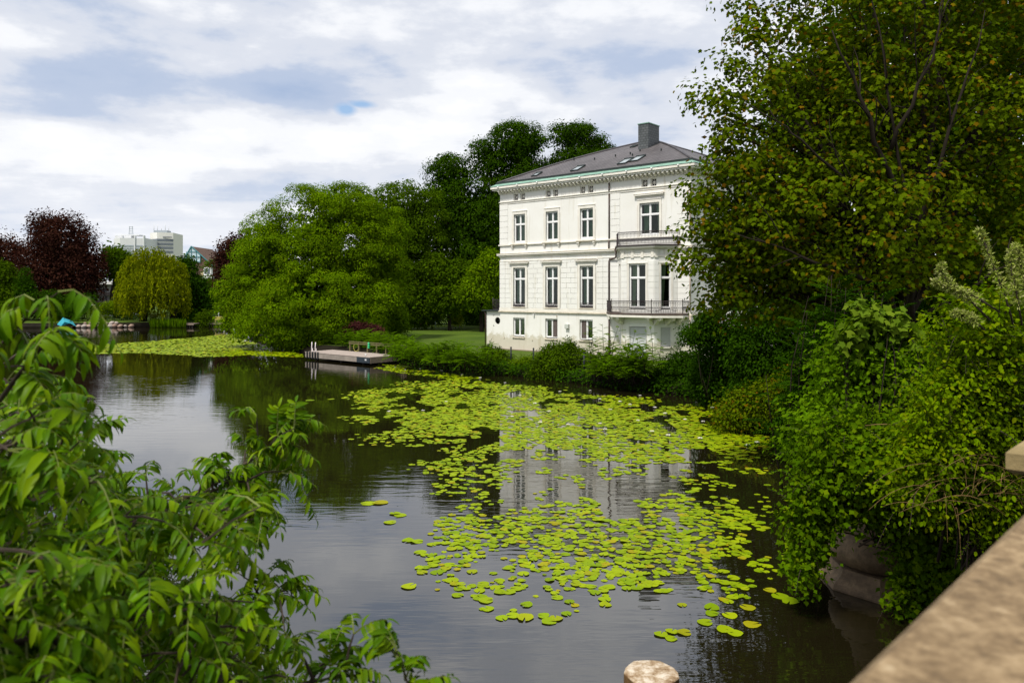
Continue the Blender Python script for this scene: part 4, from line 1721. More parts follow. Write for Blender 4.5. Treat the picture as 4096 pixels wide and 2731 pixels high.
# ------------------------------------------------------------------ dock
DO = arr([-17.3, 62.8])
dA = math.atan2(57.4 - 62.8, -10.84 + 17.3)
dock = empty('floating_dock', (DO[0], DO[1], 0), dA, 'weathered wooden floating dock with black fenders and a slender rail', 'dock')
DL, DW = 8.42, 2.75
M_deck = solid('grey_deck_board', (.36, .30, .26), .8, .2, .22, 2.5, mscale=(1, 6, 1))
M_face = solid('grey_dock_face', (.27, .235, .20), .8, .2, .2, 1.5)
M_rubber = solid('black_rubber', (.014, .018, .022), .6, .3, .2)
nb = 30
for i in range(nb):
    x0 = i * DL / nb
    MB().bbox(x0 + .008, x0 + DL / nb - .008, -.06, DW, .60, .65, .006).build('deck_board', M_deck, dock)
for i in range(6):
    MB().bbox(1.75 + i * .85 + .006, 1.75 + (i + 1) * .85 - .006, -.04, -.005, .19, .595, .006).build('face_board', M_face, dock)
MB().box(.02, DL - .02, 0, DW, .2, .59).build('frame', M_darkwood, dock)
for i in range(17):
    y = -.02 + i * (DW + .02) / 17
    MB().bbox(DL, DL + .03, y + .006, y + DW / 17 - .006, .15 + .01 * (i % 3), .64, .004).build('end_board', M_wood, dock)
for i in range(5):
    MB().bbox(.05 + i * .38, .34 + i * .38 - .03, -.045, -.004, .2, .595, .006).build('face_board', M_face, dock)
for i in range(5):
    MB().bbox(.32 + i * .37, .32 + i * .37 + .11, -.13, .02, .12, .70, .02).build('fender', M_rubber, dock)
fp = MB().bbox(6.85, 8.42, -.075, -.041, .17, .60, .01).build('dark_panel', solid('slate_blue_panel', (.022, .032, .042), .6, .3, .2), dock)
MB().box(7.85, 8.05, -.082, -.0755, .36, .48).build('notice_plate', M_conc, fp)
m = MB()
for x in (1.0, 4.2, 7.0):
    m.tube([(x, .5, -.6), (x, .5, .25)], [.12, .12], 7)
m.build('pile', M_darkwood, dock)
m = MB()
M_lrail = solid('white_ladder_paint', (.62, .56, .54), .5, .4, .06)
lad = MB()
for x in (.55, 1.05):
    lad.tube([(x, .25, .3), (x - .02, .25, 1.0), (x - .05, .30, 1.46)], [.045, .045, .04], 6)
    lad.tube([(x + .10, .25, .3), (x + .09, .25, .95)], [.03, .03], 6)
for z in (.72, .5, .35):
    lad.bar((.55, .25, z), (1.05, .25, z), .025)
lad.build('ladder', M_lrail, dock)
cl = MB()
cl.tube([(7.55, .25, .65), (7.55, .25, .80)], [.04, .04], 6).bar((7.42, .25, .81), (7.68, .25, .81), .03)
cl.build('cleat', M_conc, dock)
M_rwood = solid('olive_timber', (.13, .115, .05), .8, .2, .25, 3)
for i in range(6):
    x = 2.4 + i * 1.15
    part('rail_post', M_rwood, dock, (x - .06, x + .06, DW - .02, DW + .10, .3, 1.42))
part('handrail', M_rwood, dock, (2.3, 8.25, DW - .05, DW + .14, 1.424, 1.48))
part('rail_beam', M_rwood, dock, (2.3, 8.25, DW - .055, DW - .022, 1.26, 1.36))
for i in range(11):
    x = 8.30 + i * .13
    part('screen_board', M_wood, dock, (x + .006, x + .124, DW + .12 - i * .03, DW + .15 - i * .03, .62, 1.46))
part('gangway', M_deck, dock, (7.6, 9.6, DW + .2, DW + 4.5, .60, .68))
bt = empty('green_rescue_float', tuple((arr([DO[0], DO[1], 0]) + arr([math.cos(dA) * 5.05 - math.sin(dA) * (DW - .15), math.sin(dA) * 5.05 + math.cos(dA) * (DW - .15), 0]))), dA, 'bright green float hanging on the dock rail', 'float')
M_grn = solid('bright_green_plastic', (.02, .55, .22), .4, .4, .05)
for i in range(4):
    MB().lathe([(.03, 1.02 + i * .115), (.10, 1.03 + i * .115), (.10, 1.10 + i * .115), (.03, 1.11 + i * .115)], 8).build('ring', M_grn, bt)
MB().tube([(0, 0, 1.0), (0, 0, 1.52)], [.025, .025], 6).build('stem', M_grn, bt)
# coiled yellow line hanging on the rail
hp = arr([DO[0], DO[1], 0]) + arr([math.cos(dA) * 3.35 - math.sin(dA) * (DW - .1), math.sin(dA) * 3.35 + math.cos(dA) * (DW - .1), 0])
pts = [(math.sin(a) * .2, 0, 1.02 - math.cos(a) * .34) for a in np.linspace(-2.2, 2.4, 18)]
tag(MB().tube(pts, [.025] * 18, 5).build('mooring_line', solid('yellow_rope', (.40, .36, .08), .8, .1, .1), None, tuple(hp)), 'yellow mooring line looped over the dock rail', 'rope')

# ------------------------------------------------------------------ fence along the villa bank
fence = empty('wire_fence', (*G(511, 362, LAND_Z)[:2], LAND_Z), 0, 'low wire fence on thin dark posts along the villa lawn', 'fence')
fo = G(511, 362, LAND_Z)
fpts = [G(u, v, LAND_Z) for u, v in ((489, 358.5), (511, 362), (533.5, 363.5), (556, 366), (584, 369.5), (612, 373), (640, 377))]
for p in fpts:
    q = p - fo
    MB().tube([(q[0], q[1], -.2), (q[0], q[1], 1.02)], [.055, .055], 6).lathe([(.065, 1.02), (.05, 1.08), (.01, 1.1)], 6, (q[0], q[1])).build('post', M_rubber, fence)
m = MB()
for z in (.3, .6, .9):
    for a, b in zip(fpts[:-1], fpts[1:]):
        m.bar(tuple(a - fo + arr([0, 0, z])), tuple(b - fo + arr([0, 0, z])), .008, 3)
m.build('wire', M_iron, fence)

# pole and staked sapling on the lawn
gp_ = G(435.6, 326.6, LAND_Z)
gpole = empty('garden_pole', tuple(gp_), 0, 'thin pale pole with grey-green foot at the edge of the dark wood', 'pole')
MB().tube([(0, 0, 0), (0, 0, 1.0)], [.075, .07], 8).build('foot', solid('pale_green_metal', (.34, .45, .42), .5, .4, .08), gpole)
MB().tube([(0, 0, 1.0), (0, 0, 2.35)], [.05, .045], 8).lathe([(.07, 2.35), (.07, 2.42), (.02, 2.45)], 8).build('shaft', solid('grey_metal', (.28, .32, .30), .5, .4, .1), gpole)
for i, u in enumerate((452.6, 459.6)):
    q = G(u, 328.2, LAND_Z)
    tag(MB().tube([(0, 0, 0), (0, 0, 1.15)], [.06, .06], 6).build('tree_stake', M_wood, None, tuple(q)), ['wooden stake left of the young sapling', 'wooden stake right of the young sapling'][i], 'stake', 'stakes beside the sapling')

# ------------------------------------------------------------------ near stonework: bridge parapet, cap, pier, pile
def granite(name, cs, scale=9, bmp=.5):
    m, nt, b = material(name)
    f = tex_noise(nt, scale, 8, .72)
    f2 = tex_noise(nt, scale * .22, 4, .6)
    c = ramp(nt, f, [(.25, cs[0]), (.45, cs[1]), (.6, cs[2]), (.78, cs[3])])
    c = mulcol(nt, c, ramp(nt, f2, [(.35, (.88, .86, .82)), (.65, (1.08, 1.07, 1.05))]))
    nt.links.new(c, b.inputs['Base Color'])
    b.inputs['Roughness'].default_value = .8
    bump(nt, b, f, bmp, .006)
    return m


M_granite = granite('beige_granite', [(.05, .031, .013), (.18, .118, .056), (.32, .228, .123), (.56, .455, .31)], 42)
M_pier = granite('weathered_sandstone', [(.05, .03, .014), (.10, .066, .036), (.16, .108, .06), (.25, .18, .105)], 5)
M_wallstone = solid('bridge_stone', (.20, .16, .12), .85, .2, .35, 2.0, bmp=.5)

# parapet runs along the direction (1,1); its water-side edge passes through (.307,.69) and (.76,1.15)
TOPZ = CAMZ - .35
Mpar = Matrix.Translation((.535, .925, 0)) @ Matrix.Rotation(math.radians(45.3), 4, 'Z')
par = empty('bridge_parapet', (0, 0, 0), 0, 'speckled beige granite bridge parapet crossing the near corner', 'parapet')
b = MB(Mpar)
b.bbox(-3.0, .98, -.46, 0, TOPZ - .20, TOPZ, .018)
b.build('coping_stone', M_granite, par)
MB(Mpar).bbox(.99, 4.4, -.46, 0, TOPZ - .20, TOPZ, .018).build('coping_stone', M_granite, par)
MB(Mpar).box(-3.0, 18, -.42, -.05, -1.0, TOPZ - .203).build('wall', M_wallstone, par)
cap = empty('stone_pillar', (1.72, 2.15, 0), math.radians(45.3), 'olive brown stone cap at the frame edge beyond the parapet', 'pillar')
MB().bbox(-.20, .30, -.28, .22, CAMZ - .52, CAMZ - .45, .012).build('cap_stone', solid('olive_stone', (.25, .19, .09), .8, .2, .3, 6, bmp=.4), cap)
MB().box(-.12, .24, -.22, .15, CAMZ - 2.0, CAMZ - .523).build('shaft', solid('dark_stone', (.03, .03, .035), .7, .2, .2), cap)

# carved pier foot in the water
pc = P(881, 590, 14.5)
pier = empty('carved_pier', (pc[0], pc[1], 0), math.radians(18), 'carved sandstone pier foot with round bulge standing in the water under the ivy', 'bridge pier')
n8 = [(1.12 * math.cos(math.pi / 8 + k * math.pi / 4), 1.12 * math.sin(math.pi / 8 + k * math.pi / 4)) for k in range(8)]
m = MB()
m.lathe([(1.14, -.6), (1.14, .03), (1.10, .11), (.95, .24), (.90, .36)], 8, smooth=False)
m.build('plinth', M_pier, pier)
MB().lathe([(.64, .35), (.74, .38), (.86, .45), (.93, .56), (.945, .65), (.91, .78), (.83, .90), (.74, .97), (.66, 1.02)], 32).build('torus', M_pier, pier)
MB().lathe([(.72, 1.0), (.71, 1.06), (.62, 1.13), (.54, 1.32), (.48, 1.6), (.45, 2.2), (.44, 3.0), (.55, 3.1), (.55, 3.4)], 24).build('shaft', M_pier, pier)

quay = MB()
quay.box(7.2, 13.2, 13.3, 13.7, -.8, 1.6)
quay.box(7.4, 7.8, 13.7, 17, -.8, .6)
tag(quay.build('quay_wall', M_wallstone, None), 'stone quay wall hidden behind the hanging creeper', 'wall')

pile = empty('mooring_pile', (.765, 4.12, 0), 0, 'round pale topped timber pile rising at the bottom edge of the picture', 'pile')
M_piletop, ntp, bp = material('bleached_pile_top')
fq_ = tex_noise(ntp, 14, 8, .7)
cc = ramp(ntp, fq_, [(.34, (.13, .065, .02)), (.46, (.34, .24, .14)), (.60, (.62, .54, .43))])
ntp.links.new(cc, bp.inputs['Base Color'])
bp.inputs['Roughness'].default_value = .9
bump(ntp, bp, fq_, .6, .02)
ptz = CAMZ - (671.5 - HOR) * 4.12 / FOC
pr = [.146 * (1 + .022 * math.sin(k * 2.3) + .018 * math.cos(k * 4.1)) for k in range(18)]
m = MB()
vs = [(pr[k] * math.cos(2 * math.pi * k / 18), pr[k] * math.sin(2 * math.pi * k / 18), z) for z in (-1, ptz - .007) for k in range(18)]
m.add(vs, [(k, (k + 1) % 18, 18 + (k + 1) % 18, 18 + k) for k in range(18)], True)
m.build('shaft', solid('rusty_timber', (.15, .085, .032), .85, .2, .4, 6, bmp=.6, mscale=(2, 2, .4)), pile)
m = MB()
vs = [(pr[k] * math.cos(2 * math.pi * k / 18) * s_, pr[k] * math.sin(2 * math.pi * k / 18) * s_, z) for s_, z in ((1.0, ptz - .007), (.985, ptz - .001), (.93, ptz)) for k in range(18)] + [(0, 0, ptz)]
m.add(vs, [(r * 18 + k, r * 18 + (k + 1) % 18, r * 18 + 18 + (k + 1) % 18, r * 18 + 18 + k) for r in range(2) for k in range(18)] + [(36 + k, 36 + (k + 1) % 18, 54) for k in range(18)], True)
m.build('cut_top', M_piletop, pile)

# ------------------------------------------------------------------ water lilies
def in_poly(poly, u, v):
    inside = np.zeros(len(u), bool)
    n = len(poly)
    for i in range(n):
        x0, y0 = poly[i]
        x1, y1 = poly[(i + 1) % n]
        c = ((y0 > v) != (y1 > v)) & (u < (x1 - x0) * (v - y0) / ((y1 - y0) if y1 != y0 else 1e-9) + x0)
        inside ^= c
    return inside


def vnoise(x, y, s, seed):
    """smooth value noise in numpy"""
    g = np.random.default_rng(seed)
    T = g.random((64, 64))
    X, Y = x / s, y / s
    i, j = np.floor(X).astype(int), np.floor(Y).astype(int)
    fx, fy = X - i, Y - j
    fx, fy = fx * fx * (3 - 2 * fx), fy * fy * (3 - 2 * fy)
    a, b, c, d = T[i % 64, j % 64], T[(i + 1) % 64, j % 64], T[i % 64, (j + 1) % 64], T[(i + 1) % 64, (j + 1) % 64]
    return (a * (1 - fx) + b * fx) * (1 - fy) + (c * (1 - fx) + d * fx) * fy


def ground_poly(px):
    return [tuple(G(u, v)[:2]) for u, v in px]


# beds of lilies, outlined on the water: (outline, pads per square metre, clumpiness, pad radius range)
B_FAR = ground_poly([(70, 352), (90, 345), (180, 338.5), (236, 333), (252, 341), (285, 350), (304, 354.5), (306, 357), (245, 355), (200, 357), (185, 354.5), (120, 353), (70, 354)])
B_MAIN = ground_poly([(376, 364), (400, 365), (430, 370), (470, 376), (520, 384), (600, 394), (700, 406), (735, 415), (765, 438), (780, 449), (700, 458), (610, 463), (560, 455), (500, 450), (450, 447),
                      (420, 440), (395, 436), (350, 423), (316, 413.5), (330, 411), (350, 406), (372, 396), (358, 388), (385, 385), (425, 383), (440, 378), (400, 373), (374, 368)])
B_MID = ground_poly([(352, 426), (400, 438), (450, 448), (500, 452), (610, 464), (700, 459), (780, 450), (796, 453), (760, 466), (700, 474), (640, 490), (560, 486), (500, 478), (440, 466), (430, 455), (390, 448)])
B_THIN = ground_poly([(430, 470), (500, 480), (560, 488), (640, 492), (700, 478), (790, 465), (795, 500), (770, 530), (700, 520), (640, 500), (560, 515), (500, 510), (440, 500)])
B_LOW = ground_poly([(425, 548), (432, 530), (470, 524), (500, 512), (560, 516), (600, 508), (650, 498), (710, 505), (740, 520), (775, 535), (770, 548), (735, 556), (712, 575), (700, 588), (640, 592), (600, 588),
                     (560, 590), (520, 583), (480, 575), (470, 562)])
B_LOW2 = ground_poly([(440, 572), (470, 566), (520, 582), (600, 590), (700, 588), (745, 590), (765, 605), (700, 604), (660, 612), (600, 603), (575, 618), (535, 612), (520, 594), (478, 590), (440, 580)])
beds = [(B_FAR, 34, .14, (.10, .19)), (B_MAIN, 46, .37, (.06, .135)), (B_MID, 30, .45, (.055, .125)), (B_THIN, 13, .48, (.05, .12)), (B_LOW, 48, .42, (.045, .125)), (B_LOW2, 20, .46, (.045, .12))]
pads = []
g = np.random.default_rng(5)
for poly, dn, clump, rr_ in beds:
    pa = arr(poly)
    lo, hi = pa.min(0), pa.max(0)
    n = int(dn * (hi[0] - lo[0]) * (hi[1] - lo[1]))
    x = lo[0] + g.random(n) * (hi[0] - lo[0])
    y = lo[1] + g.random(n) * (hi[1] - lo[1])
    # ragged bed edge
    jx, jy = (vnoise(x, y, 2.2, 13) - .5) * 3.2 + g.normal(size=n) * .35, (vnoise(x, y, 2.2, 14) - .5) * 4.0 + g.normal(size=n) * .6
    ok = in_poly(poly, x + jx, y + jy) & (in_poly(poly, x, y) | (y < 48))
    w = .5 * vnoise(x, y * .6, 1.3, 3) + .5 * vnoise(x, y * .55, .5, 4)
    ok &= w > clump
    r = rr_[0] + (rr_[1] - rr_[0]) * g.random(n) ** .8
    pads.append(np.stack([x[ok], y[ok], r[ok]], 1))
extra = [(409, 586, .15), (525, 617, .16), (549, 621, .13), (556, 618, .12), (661, 634, .11), (672, 631, .10), (684, 632, .12), (671, 638, .10), (725, 629, .14), (735, 633, .13), (712, 607, .14),
         (748, 607, .14), (752, 624, .15), (780, 596, .15), (790, 601, .16), (770, 590, .12), (437, 572, .13), (452, 580, .14), (368, 503, .2), (380, 502, .22), (395, 513, .15), (390, 522, .16), (400, 515, .16),
         (310, 400, .25), (331, 399, .2), (417, 541, .15), (420, 552, .14), (408, 540, .14), (433, 565, .12), (712, 613, .12), (705, 622, .13), (730, 615, .13), (486, 600, .14), (480, 597, .14)]
pads.append(arr([[*G(u, v)[:2], r] for u, v, r in extra]))
pads = np.concatenate(pads)
# thin out pads that would lie right on top of one another
cell = {}
keep = []
for i in g.permutation(len(pads)):
    x, y, r = pads[i]
    k = (int(x / .2), int(y / .2))
    ok = True
    for dx in (-1, 0, 1):
        for dy in (-1, 0, 1):
            for (x2, y2, r2) in cell.get((k[0] + dx, k[1] + dy), ()):
                if (x - x2) ** 2 + (y - y2) ** 2 < (.60 * (r + r2) * (.70 if y > 22 else .85)) ** 2:
                    ok = False
                    break
    if ok:
        cell.setdefault(k, []).append((x, y, r))
        keep.append(i)
pads = pads[np.array(keep)]


def pad_template(n=12):
    V = [(0, 0, .0)]
    for k in range(n):
        a = .16 + (2 * math.pi - .32) * k / (n - 1)
        q = 1 + .03 * math.sin(k * 2.7)
        V.append((q * math.cos(a), q * math.sin(a), .035 * math.sin(k * 1.7) + .02))
    F = [(0, k, k + 1) for k in range(1, n)]
    return arr(V), np.array(F)


PAD, PAD_FAR = pad_template(14), pad_template(8)
M_pad = leaf_mat('lily_pad', [(0.129, 0.204, 0.0010), (0.215, 0.306, 0.0010), (0.259, 0.343, 0.0020), (0.230, 0.321, 0.0010), (0.165, 0.263, 0.0010), (0.287, 0.350, 0.0020), (0.230, 0.321, 0.0010), (0.302, 0.263, 0.0060), (0.201, 0.292, 0.0010), (0.244, 0.328, 0.0010), (0.151, 0.241, 0.0010), (0.266, 0.343, 0.0010)],
                 trans=.05, rough=.5, spec=.07, clump=.12, cscale=.6)
npd = len(pads)
dist = np.hypot(pads[:, 0], pads[:, 1])
uu = 512 + pads[:, 0] / pads[:, 1] * FOC
score = np.where((uu > 0) & (uu < 1024), pads[:, 2] / dist ** 1.6, 0)
order = np.argsort(-score)
near = order[:300]
pad_me = []
for k in range(5):
    V = PAD[0].copy()
    an_ = np.arctan2(V[:, 1], V[:, 0])
    rr0 = np.hypot(V[:, 0], V[:, 1])
    V[:, :2] *= (1 + .06 * np.sin(an_ * 3 + k) * (rr0 > .5))[:, None]
    V[:, 2] = rr0 ** 4 * (.02 + .03 * np.sin(an_ * 2 + k * 1.7) + (.12 * np.maximum(0, np.cos(an_ - k)) ** 6 if k > 2 else 0)) + .01
    me = np_mesh('lily_pad', V, PAD[1])
    me.materials.append(M_pad)
    pad_me.append(me)
for i in near:
    o = bpy.data.objects.new('lily_pad', pad_me[rnd.choice((0, 0, 1, 1, 2, 2, 3, 4))])
    COL.objects.link(o)
    x, y, r = pads[i]
    o.location = (x, y, .006 + .010 * rnd.random())
    o.scale = (r, r * (.92 + .16 * rnd.random()), r)
    o.rotation_euler = (rnd.gauss(0, .018), rnd.gauss(0, .018), rnd.uniform(0, 6.28))
    tag(o, 'round yellow-green lily pad floating on the dark near water', 'lily pad', 'near lily pads')
rest = order[300:]
for nm, sel, tm in (('lily_pads', rest[dist[rest] < 40], PAD), ('distant_lily_pads', rest[dist[rest] >= 40], PAD_FAR)):
    k = len(sel)
    pos = np.column_stack([pads[sel, 0], pads[sel, 1], .004 + .012 * g.random(k)])
    far_b = dist[sel] > 40
    tilt = np.where(far_b, .10, .03)
    nr = np.column_stack([g.normal(size=k) * tilt, g.normal(size=k) * tilt, np.ones(k)])
    pos[:, 2] += np.where(far_b, .02, 0) * g.random(k)
    an = g.random(k) * 6.28
    V, F = leaves_np(pos, nr, np.column_stack([np.cos(an), np.sin(an), np.zeros(k)]), pads[sel, 2], tm)
    V[:, 2] = np.maximum(V[:, 2], .003)
    o = link_mesh(nm, np_mesh(nm, V, F), M_pad)
    tag(o, 'bed of small yellow-green lily pads covering the water', 'lily pads', None, 'stuff')
print('pads', npd)

# white lily flowers
M_petal = solid('white_petal', (.80, .78, .72), .6, .3, .05)
M_stamen = solid('yellow_stamen', (.55, .40, .04), .7, .2, .1)
mbf = MB()
for ring_, (n, r, z, up_) in enumerate(((8, 1.0, .25, .35), (7, .72, .3, .62))):
    for k in range(n):
        a = 2 * math.pi * (k + .5 * ring_) / n
        ca, sa = math.cos(a), math.sin(a)
        w = .20
        mbf.add([(.12 * ca, .12 * sa, .1), (r * .6 * ca - w * sa, r * .6 * sa + w * ca, z), (r * ca, r * sa, up_ + .15), (r * .6 * ca + w * sa, r * .6 * sa - w * ca, z)], [(0, 3, 2), (0, 2, 1)])
flower_me = None
spots = [(520, 396), (535, 404), (549, 412), (600, 399.5), (620, 402), (630, 405), (655, 408), (665, 414), (685, 420), (697, 403), (703, 422), (712, 408), (735, 412), (745, 417), (748, 446), (757, 443), (765, 420), (778, 428),
         (700, 439), (638, 421), (605, 430), (652, 432), (668, 436), (560, 392), (505, 383), (480, 378), (462, 375), (442, 371), (420, 369), (405, 370), (395, 367.5), (568, 425), (600, 424), (512, 417), (540, 423), (446, 402), (423, 411), (389, 412),
         (610, 410), (640, 396), (590, 391)]
for i, (u, v) in enumerate(spots):
    p = G(u, v)
    r_ = empty('water_lily', (p[0], p[1], .02), rnd.uniform(0, 6), 'small open white water lily flower among the pads', 'flower', 'white water lily flowers')
    k = .085 + .03 * rnd.random()
    if flower_me is None:
        a = mbf.build('petals', M_petal, r_)
        b = MB().lathe([(.12, .15), (.2, .3), (.12, .45)], 7).build('stamen', M_stamen, r_)
        flower_me = (a.data, b.data)
    else:
        a = link_mesh('petals', flower_me[0], None, r_)
        b = link_mesh('stamen', flower_me[1], None, r_)
    r_.scale = (k, k, k)

# ------------------------------------------------------------------ foliage colours
M_linden = leaf_mat('leaf_linden', [(0.072, 0.140, 0.0010), (0.095, 0.173, 0.0010), (0.118, 0.202, 0.0015), (0.082, 0.158, 0.0010), (0.148, 0.202, 0.0020)], .28, clump=.3, cscale=.35)
M_mid = leaf_mat('leaf_mid_green', [(0.041, 0.092, 0.0010), (0.057, 0.111, 0.0015), (0.073, 0.125, 0.0015), (0.049, 0.101, 0.0010)], .25, clump=.35, cscale=.3)
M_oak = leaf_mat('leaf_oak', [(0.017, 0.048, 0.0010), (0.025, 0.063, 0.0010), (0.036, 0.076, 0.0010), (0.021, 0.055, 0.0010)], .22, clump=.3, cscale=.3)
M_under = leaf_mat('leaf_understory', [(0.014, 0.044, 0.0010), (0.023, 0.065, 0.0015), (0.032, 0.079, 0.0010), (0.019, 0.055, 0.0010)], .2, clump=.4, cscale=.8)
M_copper_leaf = leaf_mat('leaf_copper', [(.026, .010, .008), (.038, .014, .011), (.048, .018, .012), (.033, .015, .008)], .18, (1.6, .8, .6), clump=.3, cscale=.3)
M_willow = leaf_mat('leaf_willow', [(0.095, 0.133, 0.0010), (0.133, 0.171, 0.0015), (0.190, 0.209, 0.0020), (0.108, 0.145, 0.0010)], .25, clump=.4, cscale=.35)
M_maple = leaf_mat('leaf_maple', [(.17, .085, .006), (0.049, 0.085, 0.0010), (0.071, 0.115, 0.0010), (0.091, 0.135, 0.0015), (0.056, 0.095, 0.0010), (0.077, 0.120, 0.0010), (0.112, 0.140, 0.0015), (0.062, 0.105, 0.0010), (0.067, 0.110, 0.0010), (0.081, 0.125, 0.0015), (0.051, 0.090, 0.0010), (0.088, 0.125, 0.0015), (0.065, 0.105, 0.0010), (0.172, 0.095, 0.0030)], .22, clump=.35, cscale=.6)
M_bright = leaf_mat('leaf_bright_shrub', [(0.063, 0.142, 0.0020), (0.086, 0.177, 0.0025), (0.110, 0.196, 0.0025), (0.073, 0.152, 0.0020)], .3, clump=.3, cscale=.8)
M_creeper = leaf_mat('leaf_creeper', [(0.041, 0.097, 0.0010), (0.064, 0.131, 0.0010), (0.092, 0.165, 0.0015), (0.051, 0.114, 0.0010), (0.077, 0.143, 0.0010), (0.128, 0.194, 0.0020)], .25, clump=.35, cscale=1.2)
M_yellowg = leaf_mat('leaf_yellow_green', [(0.081, 0.161, 0.0010), (0.113, 0.199, 0.0010), (0.150, 0.232, 0.0015), (0.098, 0.173, 0.0010), (0.188, 0.225, 0.0025)], .3, clump=.35, cscale=1.2)
M_purple = leaf_mat('leaf_purple', [(.07, .018, .022), (.10, .03, .03), (.05, .016, .018), (.13, .05, .045)], .2, (1.4, .8, .7), clump=.3, cscale=1)
M_pink = leaf_mat('flower_pink', [(.40, .20, .17), (.48, .27, .23), (.3, .14, .12)], .2, (1, 1, 1), clump=.2)
M_pale = leaf_mat('plume_pale', [(.20, .27, .03), (.36, .40, .11), (.15, .22, .02), (.44, .44, .20)], .25, (1, 1, .8), clump=.2)
M_sap = leaf_mat('leaf_sapling', [(.15, .21, .005), (.19, .25, .006), (.13, .19, .005)], .3, clump=.2, cscale=2)
M_near = leaf_mat('leaf_near_tree', [(0.033, 0.098, 0.0005), (0.057, 0.134, 0.0010), (0.097, 0.195, 0.0015), (0.046, 0.113, 0.0010), (0.150, 0.236, 0.0020), (0.074, 0.153, 0.0010)], .18, (2.1, 1.8, .1), rough=.40, spec=.055, clump=.3, cscale=2.2)

TR = dict(mat=M_mid, bark=M_bark)

# ------------------------------------------------------------------ far bank trees
tree('copper_beech', 'large dark purple copper beech on the far bank at the left', 'tree',
     [(62, 238, 30, 28), (70, 268, 32, 32), (42, 272, 26, 30), (84, 276, 18, 22), (55, 300, 30, 18), (48, 225, 16, 14)], 136, 620, 60, 1.7, (.28, .5), M_copper_leaf, 66, LAND_Z, .7, M_bark_dark, 1, flat=.4)
tree('beech_tree', 'second copper beech cut by the left frame edge', 'tree',
     [(-6, 255, 30, 26), (14, 262, 18, 24), (5, 290, 24, 24)], 150, 300, 55, 1.8, (.3, .5), M_copper_leaf, 0, LAND_Z, .7, M_bark_dark, 2, flat=.4)
tree('garden_tree', 'light green tree at the left frame edge below the copper beeches', 'tree',
     [(2, 278, 14, 18), (10, 298, 16, 18)], 130, 160, 45, 1.3, (.25, .42), M_mid, 2, LAND_Z, .3, M_bark, 3)
tree('conifer', 'small blue-green conifer in front of the copper beech', 'tree',
     [(25, 275, 4, 8), (25, 285, 7, 8), (25, 296, 10, 9)], 128, 90, 40, .9, (.2, .32), M_under, 25, LAND_Z, .2, M_bark, 4, up=.3)
tree('round_tree', 'mid green tree between the copper beech and the willow', 'tree',
     [(112, 256, 7, 10), (122, 265, 10, 16)], 142, 230, 50, 1.4, (.26, .42), M_mid, 118, LAND_Z, .4, M_bark, 5)
tree('dark_tree', 'dark green tree standing right of the willow', 'tree',
     [(186, 268, 8, 13), (194, 296, 14, 24), (203, 304, 9, 18), (190, 310, 14, 12)], 131, 320, 55, 1.3, (.25, .4), M_under, 192, LAND_Z, .4, M_bark, 6)
tree('copper_beech', 'dark purple copper beech peeping out left of the big linden', 'tree',
     [(232, 258, 13, 20), (242, 246, 12, 12), (224, 288, 9, 16), (238, 280, 15, 22)], 140, 330, 55, 1.6, (.28, .48), M_copper_leaf, 230, LAND_Z, .5, M_bark_dark, 7, flat=.4)
tree('distant_tree', 'small distant tree above the gabled house roof', 'tree', [(212, 263, 7, 4), (206, 285, 10, 12)], 165, 60, 40, 1.3, (.25, .4), M_mid, 212, LAND_Z, .3, M_bark, 8)


def willow():
    g = np.random.default_rng(21)
    D = 126
    k = D / FOC
    base = arr([(160 - 512) * k, D, LAND_Z])
    root = empty('weeping_willow', tuple(base), 0, 'yellow-green weeping willow with hanging curtains on the far bank', 'tree')
    mb = MB()
    for (u, tu) in ((143, 140), (174, 172)):
        x = (u - 512) * k - base[0]
        xt = (tu - 512) * k - base[0]
        mb.tube([(x, 0, -.3), (x * .9, 0, 3), (xt * .8, 0, 7), (xt * .6, 0, 11)], [.65, .5, .4, .15], 8)
    mb.build('trunk', M_bark_dark, root)
    pos, nr, ax, sz = [], [], [], []
    lob = [((149, 258, 24, 16), 0), ((160, 268, 24, 22), -2), ((135, 272, 17, 17), 1), ((172, 272, 16, 22), 0), ((129, 285, 11, 12), -1), ((150, 285, 30, 20), -4), ((165, 285, 22, 20), -4)]
    for (u, v, ru, rv), dd in lob:
        c = P(u, v, D + dd)
        r = arr([ru * k, ru * k * .9, rv * k])
        for s in range(165):
            d = norm(g.normal(size=3))
            d[2] = abs(d[2]) * 1.1 - .25
            p = c + d * r * (.75 + .25 * g.random())
            L = 1.2 + 5.6 * g.random() ** 1.5
            L = min(L, p[2] - 1.2 - 1.5 * g.random())
            if L < .4:
                continue
            m_ = int(L / .16)
            out = norm(arr([d[0], d[1], 0.001]))
            for q in range(m_):
                t = q / m_
                pt = p + out * (.5 * t ** .5) - arr([0, 0, L * t])
                pos.append(pt + g.normal(size=3) * .12)
                nr.append(out + g.normal(size=3) * .5)
                ax.append(arr([out[0] * .3, out[1] * .3, -1]) + g.normal(size=3) * .25)
                sz.append(.35 + .25 * g.random())
    foliage('crown', root, base, arr(pos), norm(arr(nr)), arr(ax), arr(sz), (KITE[0] * arr([.75, 1, 1]), KITE[1]), M_willow)


willow()


